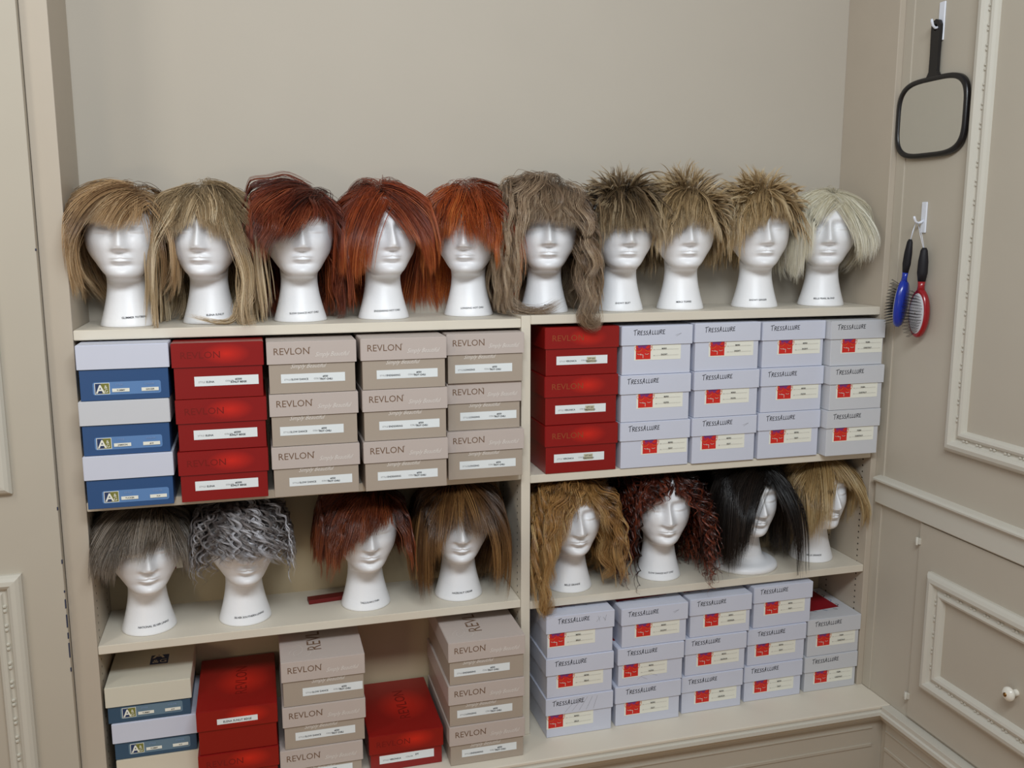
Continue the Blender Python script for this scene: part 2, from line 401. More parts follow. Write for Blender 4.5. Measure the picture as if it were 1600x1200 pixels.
def make_box(kind, label, group, x, y, z, W, D, H, lh, rz=0, lx=.5, style='', color=('', ''), topart=False, lidlabel=None, dz=0, marks=None, seed=0):
    """x,y,z front left bottom corner of the lid footprint; W lid width"""
    r = random.Random(seed+int(x*1000)+int(z*777)); K = KINDS[kind]
    t = thing('wig_box', label, 'box', (x, y, z), rz, group)
    in_ = .0030; bh = H-.0016
    b = bmesh.new(); bx(b, in_, W-in_, in_, D-in_, 0.0003, bh, .0010)
    base = obj('box_base', b, K['base'], t)
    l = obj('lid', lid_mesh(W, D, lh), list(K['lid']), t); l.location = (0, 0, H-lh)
    ft = H-lh      # visible base height
    if kind in ('tress', 'tressw'):
        v, f = hand_text('TRESSALLURE', W*r.uniform(.09, .17), lh*.52+r.uniform(-.001, .001), .0115, .00135, r)
        a = Art().add(v, f, M_INK)
        a.build('lettering', l, (0, -.0001, 0)); a = Art()
        if marks == 'xy':
            for p in ([(.118, .016), (.128, .028)], [(.122, .03), (.126, .018)], [(.138, .016), (.142, .031)], [(.134, .026), (.14, .018)]): a.line(p, .0004, M_GINK)
        if marks == 'lines':
            for k in range(5): a.line([(.045+k*.017, .004), (.075+k*.012, .034)][::1], .0004, M_GINK)
        if marks == 'tick': a.line([(.128, .02), (.142, .024), (.13, .017)], .0004, M_GINK)
        if a.f: a.build('pencil_mark', l, (0, -.0001, 0))
        # label: red square with a closed-eye face under purple curls, and two ruled lines
        lw, lhh = .112, .036; c0 = min(W*lx-.054, W-.117); zt = ft+.002
        a = Art(); a.rect(c0, zt-lhh, c0+lw, zt, M_CREAMP); s = c0+.004; q = .035
        a.rect(s, zt-lhh+.002, s+q, zt-.0016, M_LRED)
        a.add([(s+.003, zt-.0016), (s+.007, zt-.010), (s+.014, zt-.006), (s+.019, zt-.011), (s+.025, zt-.006), (s+.030, zt-.0016)], [(0, 1, 2, 3, 4, 5)], M_LPUR)
        for sg in (-1, 1):
            cx = s+q/2
            a.arc(cx+sg*.010, zt-.006, .006, 200, 380, .0009, M_LPUR, 8); a.arc(cx+sg*.012, zt-.008, .009, 220, 330, .0008, M_LORG, 8)
            a.arc(cx+sg*.017, zt-.009, .004, 90, -90 if sg > 0 else 270, .0007, M_LORG, 6)
            a.arc(cx+sg*.018, zt-.005, .003, 250, 400, .0006, M_LORG, 6)
            a.arc(cx+sg*.009-.001, zt-.0215, .004, 180, 360, .0008, M_CREAMP, 6, .0015)
        a.line([(s+.010, zt-.0235), (s+.0165, zt-.0235), (s+.0165, zt-.031)], .0009, M_CREAMP)
        for zz, tt in ((zt-.013, color[0]), (zt-.026, color[1])):
            a.line([(s+q+.012, zz), (c0+lw-.006, zz)], .0003, M_GINK); a.line([(s+q+.006, zz), (s+q+.010, zz)], .0006, M_GINK)
            a.text(tt, s+q+.032, zz+.0005, .0042, M_INK, center=True, bold=.0001)
        st = a.build('label_sticker', base, (0, in_-.0002, 0)); st.rotation_euler = (0, 0, 0)
        if topart:
            a = Art(); a.add([(.006, .045), (W*.82, .055), (W*.80, D-.012), (.006, D-.012)], [(0, 1, 2, 3)], M_DRED)
            for k in range(4): a.line([(W*.80, .058+k*.03), (W*.86, .066+k*.03), (W*.84, .075+k*.03)], .0015, M_LBL if k % 2 else M_INK)
            for k in range(4): a.line([(.012+k*.03, .047), (.02+k*.03, .040)], .0012, M_INK if k % 2 else M_LBL)
            a.build('top_artwork', l, xform=top_x(0, 0, lh+.0001))
        if marks == 'scr':
            Art().line([(.05, .012), (.062, .020), (.085, .022), (.1, .016)], .0004, M_PENCIL).line([(.06, .018), (.075, .010)], .0004, M_PENCIL).build('pencil_scribble', base, (0, in_-.0002, 0))
    elif kind in ('blue', 'slate', 'slateb', 'slatec', 'blueb'):
        lb = M_LBLUE if kind in ('blue', 'blueb') else M_LSLATE
        z0 = ft*.18 if ft > .05 else ft*.22; z1 = z0+.024; x0 = W*.13+r.uniform(0, .01); x1 = x0+.118
        a = Art(); a.rrect(x0, z0, x1, z1, .004, lb)
        s0 = x0+.003
        a.rect(s0, z0+.0015, s0+.026, z1-.0015, M_CREAMP); a.rect(s0+.001, z0+.0025, s0+.025, z1-.0025, M_DKB)
        a.add([(s0+.013, z0+.0025), (s0+.025, z0+.0025), (s0+.025, z1-.0025), (s0+.011, z1-.0025)], [(0, 1, 2, 3)], M_OLIVE)
        a.text('A', s0+.0025, z0+.004, .0215, M_CREAMP, bold=.0004)
        a.text('&', s0+.0165, z0+.012, .009, M_CREAMP); a.text('G', s0+.0165, z0+.0045, .009, M_CREAMP)
        for k, (tx, lab) in enumerate((('STYLE', style), ('COLOR', color[0]))):
            xx = x0+.033+k*.051
            a.text(tx, xx+.006, z1-.007, .0048, M_PALE); a.rect(xx, z0+.005, xx+.030, z0+.0115, M_CREAMP)
            a.text(lab, xx+.015, z0+.0066, .0042, M_INK, center=True, bold=.0001)
        a.build('label_sticker', base, (0, in_-.0002, 0))
        if topart:
            a = Art(); a.rect(0, 0, .036, .044, M_DKB); a.text('A', .004, .030, .034, M_BEIGE, rot=0, bold=.0008); a.text('&G', .004, .006, .022, M_BEIGE)
            a.build('top_lettering', l, xform=top_x(W*.47, .085, lh+.0001))
    elif kind == 'red':
        a = Art()
        if lidlabel:
            a.rect(W*.25, lh*.25, W*.75, lh*.53, M_STICK); a.text(lidlabel, W*.5, lh*.32, .0062, M_INK, center=True, bold=.0001, sx=.95)
        else:
            a.text('REVLON', W*.09, lh*.36, .0185, M_GOLDP if x > .8 else M_REDP, sx=1.05)
        a.build('lettering', l, (0, -.0001, 0))
        if ft > .03 and not lidlabel:
            c0 = W*lx-.058; z0 = ft*.40; a = Art(); a.rect(c0, z0, c0+.117, z0+.0185, M_STICK)
            a.text('STYLE', c0+.007, z0+.006, .0046, M_GINK); a.text(style, c0+.021, z0+.006, .005, M_INK, bold=.0001)
            a.text('COLOR', c0+.056, z0+.007, .0044, M_GINK)
            if x > .8: a.rect(c0+.069, z0+.003, c0+.090, z0+.0155, M_TAN)
            a.text(color[0], c0+.080, z0+.0098, .0048, M_INK, center=True, bold=.0001); a.text(color[1], c0+.080, z0+.0045, .0048, M_INK, center=True, bold=.0001)
            a.build('label_sticker', base, (0, in_-.0002, 0))
        if topart:
            Art().text('REVLON', 0, 0, .034, M_REDP, rot=math.pi/2).build('top_lettering', l, xform=top_x(W*.62, .055, lh+.0001))
    else:
        a = Art(); a.text('REVLON', W*.07, lh*.42, .0188, M_BRONZE, sx=.97)
        a.text('\u00ae', W*.465, lh*.68, .004, M_BRONZE)
        a.text('Simply Beautiful', W*.53, lh*.30, .0125, M_SCRIPT, shear=.55, sx=.80); a.build('lettering', l, (0, -.0001, 0))
        c0 = W*lx-.06; z0 = ft*.36; a = Art(); a.text('Simply Beautiful', c0+.018, ft-.009, .0118, M_SCRIPT, shear=.55, sx=.88)
        zz = z0
        a.rect(c0, zz, c0+.122, zz+.0175, M_STICK)
        a.text('STYLE', c0+.006, zz+.005, .0046, M_GINK); a.text(style, c0+.019, zz+.005, .005, M_INK, bold=.0001)
        a.text('COLOR', c0+.062, zz+.0055, .0044, M_GINK)
        a.text(color[0], c0+.084, zz+.0095, .0048, M_INK, center=True, bold=.0001); a.text(color[1], c0+.086, zz+.004, .0048, M_INK, center=True, bold=.0001)
        a.build('label_sticker', base, (0, in_-.0002, 0))
        if topart:
            def rings(a):
                a.arc(-.040, -.005, .026, 0, 180, .0005, M_SCRIPT, 20); a.arc(-.040, -.005, .018, 0, 360, .0005, M_SCRIPT, 24); a.arc(-.068, .012, .03, -60, 90, .0005, M_SCRIPT, 16)
            art_sideways('REVLON', .042, M_BRONZE, 0, 0, 1.0, rings).build('top_lettering', l, xform=top_x(W*.50, .042, lh+.0001))
    return t
POS3 = ['top', 'middle', 'bottom']
def stack(kinds, desc, group, xs, y, zs, zbot, W, D, lh, **kw):
    n = len(kinds); out = []
    for i in range(n):
        z1 = zs[i]; z0 = zs[i+1] if i+1 < n else zbot
        k = {a: (v[i] if isinstance(v, list) else v) for a, v in kw.items()}
        yy = y[i] if isinstance(y, list) else y; ww = W[i] if isinstance(W, list) else W
        lab = desc[i]
        out.append(make_box(kinds[i], lab, group, xs[i], yy, z0+.0002, ww, D, z1-z0-.0004, lh, seed=i, **k))
    return out
HOT = ('#350', 'HOT CHILI'); 
g1 = 'wig boxes on the middle shelf, left bay'; g2 = 'wig boxes on the middle shelf, right bay'; g3 = 'wig boxes on the ledge, left bay'; g4 = 'wig boxes on the ledge, right bay'
def D3(fmt): return [fmt % p for p in POS3]
zC = [-.0225, -.127, -.2305]
stack(['blue', 'blueb', 'blue'], ['blue wig box with white lid, top of the leftmost middle-shelf stack', 'blue wig box with off-white lid, middle of the leftmost middle-shelf stack', 'blue wig box with white lid, bottom of the leftmost middle-shelf stack'],
      g1, [.010, .008, .0085], [-.05, -.05, -.052], zC, ZM_L, [.160, .158, .158], .228, .045, style=['YUMMY', 'JAMISON', 'TUCKER'], color=[('GINGER', ''), ('#10', ''), ('H.4', '')])
stack(['red']*3, D3('glossy red wig box, %s of the red stack beside the blue boxes'), g1, [.174, .1755, .1745], [-.052, -.05, -.05], [-.024, -.132, -.233], ZM_L, .167, .228, .046,
      lx=[.58, .53, .52], style='ELENA', color=('#2500', 'SUNLIT BEIGE'))
stack(['taupe']*3, D3('taupe wig box, %s of the middle-shelf taupe stack right beside red boxes'), g1, [.3465, .3475, .3475], [-.062, -.062, -.064], [-.026, -.128, -.232], ZM_L, .170, .235, .043,
      lx=[.50, .46, .54], style='SLOW DANCE', color=HOT)
stack(['taupe']*3, D3('taupe wig box, %s of the second of three taupe stacks, middle shelf'), g1, [.524, .525, .5245], [-.068, -.067, -.069], [-.0245, -.127, -.231], ZM_L, .171, .24, .043,
      lx=[.53, .54, .51], style='ENDEARING', color=HOT)
stack(['taupe']*3, ['taupe wig box, top of the middle-shelf taupe stack against the centre divider', 'taupe wig box set back in shade, middle of the stack against the centre divider', 'taupe wig box, bottom of the middle-shelf taupe stack against the centre divider'],
      g1, [.7025, .7035, .7010], [-.031, -.022, -.031], [-.025, -.1285, -.230], ZM_L, [.1655, .161, .167], .205, .043, lx=[.47, .55, .52], style='LONGING', color=HOT)
stack(['red']*3, D3('glossy red wig box, %s of the red stack beside the white boxes'), g2, [.922, .922, .923], [-.003, -.002, -.003], [-.0205, -.126, -.235], ZM_R, .170, .185, .046,
      lx=[.50, .49, .47], style='VERONICA', color=('27T HO', 'FIREWOOD'))
zT = [-.0245, -.133, -.239]
def tr(xs, y, zs, zb, W, D, nm, g, colors, **kw):
    stack(kw.pop('kinds', ['tress']*3), nm, g, xs, y, zs, zb, W, D, kw.pop('lh', .042), color=colors, **kw)
MM = [('M3903', 'SHOWY'), ('M3903', 'OLIVIA'), ('M3902', 'SILKY')]
tr([1.097, 1.096, 1.098], [-.005, -.006, -.005], [-.0225, -.131, -.237], ZM_R, .170, .19, D3('white lettered wig box, %s of the white stack touching the red boxes'), g2, MM, lx=[.50, .55, .62], marks=['tick', None, None])
tr([1.271, 1.2725, 1.271], [-.008, -.009, -.008], [-.0205, -.129, -.2355], ZM_R, .164, .19, D3('white lettered wig box, %s of the second white stack from the red boxes'), g2, MM, lx=[.55, .50, .47], marks=[None, None, 'tick'])
tr([1.440, 1.441, 1.439], [-.008, -.009, -.008], [-.022, -.128, -.2325], ZM_R, .164, .19, D3('white lettered wig box, %s of the third white stack from the red boxes'), g2, MM, lx=[.58, .58, .52])
tr([1.607, 1.6085, 1.607], [-.026, -.030, -.028], [-.0225, -.128, -.2325], ZM_R, .146, .21, D3('off-white lettered wig box, %s of the stack at the middle shelf right end'), g2, [('VILMA', 'CHESTNUT')]*3, kinds=['tressw']*3, lx=[.58, .50, .50])
# ledge, left bay
stack(['slatec', 'slate', 'slateb'], ['slate blue wig box with printed cream lid, topmost of the lower left stack', 'slate blue wig box with lilac-white lid, second in the lower left stack', 'wig box with beige lid, third down in the lower left stack at the photo edge'],
      g3, [.006, .014, .018], 0.0, [-.716, -.795, -.875], ZLEDGE, .163, .178, .042, style='YUMMY', color=[('#10', ''), ('H.4', ''), ('H.4', '')], topart=[True, False, False])
stack(['red', 'red'], ['red wig box with a name sticker on its lid, lower left ledge', 'red wig box under the one with a name sticker, lower left ledge'], g3, [.180, .179], -.06, [-.762, -.857], ZLEDGE, .157, .235, .042,
      style='ELENA', color=('#2500', 'SUNLIT BEIGE'), lidlabel=['ELENA SUNLIT BEIGE', None], topart=[True, False])
stack(['taupe']*3, ['taupe wig box with printed top, topmost of the ledge stack between red boxes', 'taupe wig box, middle of the ledge stack between red boxes', 'taupe wig box, bottom of the ledge stack between red boxes'],
      g3, [.347, .346, .338], -.06, [-.679, -.778, -.872], ZLEDGE, .169, .237, .043, lx=[.60, .50, .50], style='SLOW DANCE', color=HOT, topart=[True, False, False])
stack(['red'], ['single red wig box standing alone on the ledge between two taupe stacks'], g3, [.520], -.06, [-.868], ZLEDGE, .159, .235, .042, lx=.50, style='VERONICA', color=('27T', ''), topart=True)
stack(['taupe']*3, ['taupe wig box with ringed printed top, topmost ledge box left of the divider', 'taupe wig box, middle of the ledge stack left of the divider', 'taupe wig box, bottom of the ledge stack left of the divider'],
      g3, [.688, .687, .688], -.082, [-.670, -.767, -.861], ZLEDGE, .168, .25, .043, lx=[.43, .47, .52], style=['ENDEARING', 'LONGING', 'ENDEARING'], color=HOT, topart=[True, False, False])
# ledge, right bay
zE = [-.6605, -.7605, -.8565]
kE = dict(lh=.040)
tr([.920, .920, .920], -.031, zE, ZLEDGE, .162, .205, ['white lettered wig box with pencil marks, topmost ledge box right of the divider', 'white lettered wig box, middle of the ledge stack right of the divider', 'white lettered wig box scored with pencil lines, bottom right of the divider'], g4, [('M3903', 'BELLE')]*3, lx=[.36, .49, .35], marks=['xy', None, 'lines'], topart=True, lh=.040)
tr([1.101, 1.094, 1.089], -.026, [-.665, -.7605, -.8545], ZLEDGE, .166, .2, D3('white lettered wig box, %s of the second ledge stack from the divider'), g4, MM, lx=[.53, .40, .47], marks=['tick', 'scr', None], topart=True, lh=.040)
tr([1.2765, 1.267, 1.261], -.016, [-.666, -.762, -.857], ZLEDGE, .162, .19, D3('white lettered wig box, %s of the third ledge stack from the divider'), g4, [('M3903', 'GEORGIA')]*3, lx=[.56, .53, .55], topart=True, lh=.040)
tr([1.449, 1.437, 1.432], -.006, [-.659, -.764, -.859], ZLEDGE, .161, .18, D3('white lettered wig box, %s of the fourth ledge stack from the divider'), g4, [('M3903', 'SILKY')]*3, lx=[.52, .47, .50], topart=True, lh=.040)
tr([1.604, 1.601], -.003, [-.761, -.859], ZLEDGE, .151, .178, ['off-white lettered wig box with dark red printed top, far right of the ledge', 'off-white lettered wig box below the one with dark red top, far right'], g4, [('VILMA', 'CHESTNUT')]*2, kinds=['tressw']*2, lx=[.53, .54], topart=True, lh=.040)
# ------------------------------------------------------------------ foam heads
RINGS = [(0,0,.0525,-.0525,.0525),(.004,.004,.0535,-.0535,.0535),(.03,.03,.0462,-.0455,.047),(.055,.06,.0400,-.0385,.042),(.074,.085,.0372,-.0345,.041),
 (.084,.100,.0372,-.0350,.043),(.0885,.112,.0378,-.046,.05),(.0905,.122,.0385,-.060,.06),(.0935,.130,.0375,-.072,.068),(.101,.140,.0455,-.0795,.075),
 (.117,.150,.0555,-.081,.081),(.135,.160,.0655,-.083,.086),(.155,.172,.0700,-.085,.090),(.175,.185,.0715,-.085,.091),(.195,.198,.0708,-.083,.0905),
 (.215,.215,.0665,-.077,.0865),(.233,.233,.0565,-.066,.075),(.247,.247,.0405,-.048,.055),(.2555,.2555,.0215,-.026,.030),(.2585,.2585,.0008,-.001,.001)]
_R = np.array(RINGS)
def ring_at(t):
    n = len(_R); i = min(int(t), n-2); u = t-i
    p0 = _R[max(i-1, 0)]; p1 = _R[i]; p2 = _R[i+1]; p3 = _R[min(i+2, n-1)]
    return .5*((2*p1)+(-p0+p2)*u+(2*p0-5*p1+4*p2-p3)*u*u+(-p0+3*p1-3*p2+p3)*u**3)
def G(a, s): return np.exp(-(a/s)**2/2)
def face_disp(x, z):
    nose = np.interp(z, [.1435, .147, .1505, .157, .172, .186, .198, .210], [0, .0100, .0215, .0245, .0175, .0100, .0050, 0])
    nw = np.interp(z, [.147, .158, .185, .21], [.0112, .0095, .0062, .008])
    d = nose*np.exp(-np.abs(x/nw)**2.0/1.5)
    d += .0030*G(z-.1505, .003)*(G(x-.0095, .0032)+G(x+.0095, .0032))
    ax = np.abs(x)
    d -= .0125*G(ax-.026, .0120)*G(z-.189, .0085)
    d -= .005*G(ax-.013, .006)*G(z-.184, .011)
    d += .0085*G(ax-.028, .0105)*G(z-.1835-.012*(ax-.028), .0050)
    d -= .0022*G(ax-.028, .012)*G(z-.1775, .0018)
    d += .0035*G(ax-.028, .018)*G(z-.2035, .005)
    d += .0035*G(ax-.040, .014)*G(z-.158, .012)
    mw = np.exp(-np.abs(x/.0165)**3)
    d += .0085*mw*(1-.25*(ax/.0165)**2)*G(z-.1352+.16*np.minimum(ax, .016), .0029)*(1-.22*G(x, .0025))
    d += .0098*np.exp(-np.abs(x/.0145)**3)*G(z-.1272-.00*np.minimum(ax, .016), .0033)
    d -= .0030*mw*G(z-.1312+.06*ax, .0010)
    d -= .0055*G(x, .014)*G(z-.1185, .0040)
    d += .0058*G(x, .014)*G(z-.1045, .0075)
    d -= .0012*G(x, .0022)*G(z-.1415, .003)
    return d
def head_ring_pts(t, th):
    zf, zb, a, f, bk = ring_at(t)
    x = a*np.sin(th); c = -np.cos(th)         # th=0 -> front (-y)
    y = np.where(c < 0, -c*f, c*bk); m = (1-np.cos(th))/2
    m = m*m*(3-2*m); z = zf+(zb-zf)*m
    x = x*(1+.0*c)
    w = np.clip(np.cos(th)*1.7-.15, 0, 1)
    y = y-face_disp(x, z)*w
    return x, y, z
def head_mesh(flange=False):
    NA = 132; NR = 150
    u = np.linspace(-1, 1, NA, endpoint=False); th = math.pi*(np.sign(u)*np.abs(u)**1.45)
    ts = []
    n = len(_R)-1
    dens = np.interp(np.arange(n), [0, 4, 8, 9, 14, n-1], [3, 4, 6, 14, 9, 4])
    for i in range(n):
        k = int(dens[i]); ts += [i+j/k for j in range(k)]
    ts.append(n-.0001)
    V = []
    for t in ts:
        x, y, z = head_ring_pts(t, th); V.append(np.stack([x, y, z], 1))
    V = np.concatenate(V); NRr = len(ts)
    F = []
    for i in range(NRr-1):
        for j in range(NA):
            k = (j+1) % NA; F.append((i*NA+j, i*NA+k, (i+1)*NA+k, (i+1)*NA+j))
    F.append(tuple(range(NA))[::-1]); F.append(tuple((NRr-1)*NA+j for j in range(NA)))
    V = [tuple(p) for p in V]
    if flange:   # wide saucer base
        pr = [(.0, .060), (.0, .080), (.006, .0835), (.013, .081), (.018, .072), (.019, .060), (.022, .052), (.034, .044), (.05, .036)]
        for h, r in pr:
            for j in range(NA): V.append((r*math.sin(th[j]), -r*math.cos(th[j]), h))
        o = NRr*NA
        for i in range(len(pr)-1):
            for j in range(NA):
                k = (j+1) % NA; F.append((o+i*NA+j, o+i*NA+k, o+(i+1)*NA+k, o+(i+1)*NA+j))
        F.append(tuple(o+j for j in range(NA))[::-1])
    me = bpy.data.meshes.new('foam_head'); me.from_pydata(V, [], F); me.materials.append(M_FOAM)
    me.polygons.foreach_set('use_smooth', [True]*len(me.polygons)); me.update(); return me
HEAD_ME = head_mesh(); HEAD_ME2 = head_mesh(True)
def base_radius(z): 
    return float(np.interp(z, [0, .004, .03, .055], [.0525, .0535, .046, .039]))
def head_writing(txt, parent, ang0=.15, z0=.017, size=.0052):
    v, f = text_geo(txt, size, .1, 1.05, .00008)
    mx = max(a for a, _ in v); V = []
    for a, bb in v:
        z = z0+bb+(a-mx/2)*.03; r = base_radius(z)+.0006; an = (a-mx/2)/r+ang0; V.append((r*math.sin(an), -r*math.cos(an), z))
    return obj('writing', (V, [], f), M_INK, parent)
# ------------------------------------------------------------------ hair
def hair_material(name, dark, mid, light, rough=.3):
    m = bpy.data.materials.new(name); m.use_nodes = True; nt = m.node_tree; b = nt.nodes['Principled BSDF']
    at = nt.nodes.new('ShaderNodeAttribute'); at.attribute_name = 'tint'
    cr = nt.nodes.new('ShaderNodeValToRGB'); e = cr.color_ramp.elements
    e[0].position = 0; e[0].color = (*s2l(dark), 1); e[1].position = 1; e[1].color = (*s2l(light), 1)
    k = e.new(.5); k.color = (*s2l(mid), 1)
    nt.links.new(at.outputs['Fac'], cr.inputs[0]); nt.links.new(cr.outputs[0], b.inputs['Base Color'])
    b.inputs['Roughness'].default_value = rough; b.inputs['Specular IOR Level'].default_value = .55
    return m
SC = np.array([0, .004, .165])
def prof_r(z):
    zz = [-.1, 0, .02, .05, .08, .10, .12, .14, .155, .165]
    rx = np.interp(z, zz, [.054, .054, .050, .043, .040, .043, .056, .066, .0705, .0725])
    ry = np.interp(z, zz, [.054, .054, .050, .042, .042, .052, .070, .080, .086, .087])
    return rx, ry
def push_out(P, off, offt):
    x, y, z = P[:, 0], P[:, 1]-SC[1], P[:, 2]
    rx, ry = prof_r(np.minimum(z, .165)); rx = rx+off; ry = ry+off
    h = np.maximum(z-SC[2], 0)/(.0945+offt)
    q = np.sqrt((x/rx)**2+(y/ry)**2+h*h)
    s = np.where(q < 1, 1/np.maximum(q, 1e-4), 1.0)
    s = np.minimum(s, 3)
    P[:, 0] = x*s; P[:, 1] = y*s+SC[1]
    P[:, 2] = np.where(h > 0, SC[2]+(z-SC[2])*s, z)
    return P
def grow(rg, spec, n, N, roots, d0, off, offt, L, grav, noise):
    P = roots.copy(); D = d0.copy(); path = [P.copy()]; step = (L/N)[:, None]
    nz = rg.normal(size=(n, 3))*noise[:, None]; tuck = spec.get('tuck', .02)
    for i in range(N):
        g = np.zeros_like(P); low = P[:, 2] < .175
        g[:, 2] = -grav*np.where(low, 2.4, 1)
        inn = -P[:, :2]/(np.linalg.norm(P[:, :2], axis=1, keepdims=True)+1e-5)
        g[:, :2] += inn*np.where(low, tuck*2, 0)[:, None]
        nz = .8*nz+.2*rg.normal(size=(n, 3))*noise[:, None]
        D = D+g+nz; D /= np.linalg.norm(D, axis=1, keepdims=True)+1e-9
        Q = P+D*step; Q = push_out(Q, off, offt)
        D2_ = Q-P; l = np.linalg.norm(D2_, axis=1, keepdims=True)+1e-9
        D = .4*D+.6*D2_/l; P = P+D2_/l*step; P = push_out(P, off, offt); path.append(P.copy())
    return np.stack(path, 1)     # n, N+1, 3
def resample(path, tend):
    n, K, _ = path.shape; t = np.linspace(0, 1, K)[None]*tend[:, None]*(K-1)
    i = np.clip(t.astype(int), 0, K-2); u = (t-i)[..., None]; r = np.arange(n)[:, None]
    return path[r, i]*(1-u)+path[r, i+1]*u
def strand_mesh(paths, rad, tint, m, name, extra=None):
    """3-sided tapered tubes"""
    n, K, _ = paths.shape
    T = np.gradient(paths, axis=1); T /= np.linalg.norm(T, axis=2, keepdims=True)+1e-9
    ref = np.array([.31, .52, .79]); U = np.cross(T, ref); U /= np.linalg.norm(U, axis=2, keepdims=True)+1e-9; Vv = np.cross(T, U)
    t = np.linspace(0, 1, K); tap = np.minimum(1, (1-t)*2.2+.12)*np.minimum(1, .5+t*8)
    R = rad[:, None]*tap[None]
    vs = []
    for k in range(3):
        a = k*2*math.pi/3; vs.append(paths+(U*math.cos(a)+Vv*math.sin(a))*R[..., None])
    V = np.stack(vs, 2).reshape(-1, 3)      # n,K,3
    base = (np.arange(n)[:, None]*K+np.arange(K-1)[None])*3
    q = []
    for k in range(3):
        k2 = (k+1) % 3; q.append(np.stack([base+k, base+k2, base+3+k2, base+3+k], -1))
    F = np.stack(q, 2).reshape(-1, 4)
    tn = np.repeat(np.clip(tint, 0, 1).reshape(-1), 3)
    if extra is not None:
        eV, eF, eT = extra; F = np.concatenate([F, eF+len(V)]); V = np.concatenate([V, eV]); tn = np.concatenate([tn, eT])
    me = bpy.data.meshes.new(name); me.vertices.add(len(V)); me.vertices.foreach_set('co', V.astype(np.float32).ravel())
    me.loops.add(F.size); me.loops.foreach_set('vertex_index', F.astype(np.int32).ravel())
    me.polygons.add(len(F)); me.polygons.foreach_set('loop_start', (np.arange(len(F))*4).astype(np.int32))
    me.polygons.foreach_set('loop_total', np.full(len(F), 4, np.int32)); me.polygons.foreach_set('use_smooth', np.ones(len(F), bool))
    at = me.attributes.new('tint', 'FLOAT', 'POINT'); at.data.foreach_set('value', tn.astype(np.float32))
    me.materials.append(m); me.update(calc_edges=True)
    return me
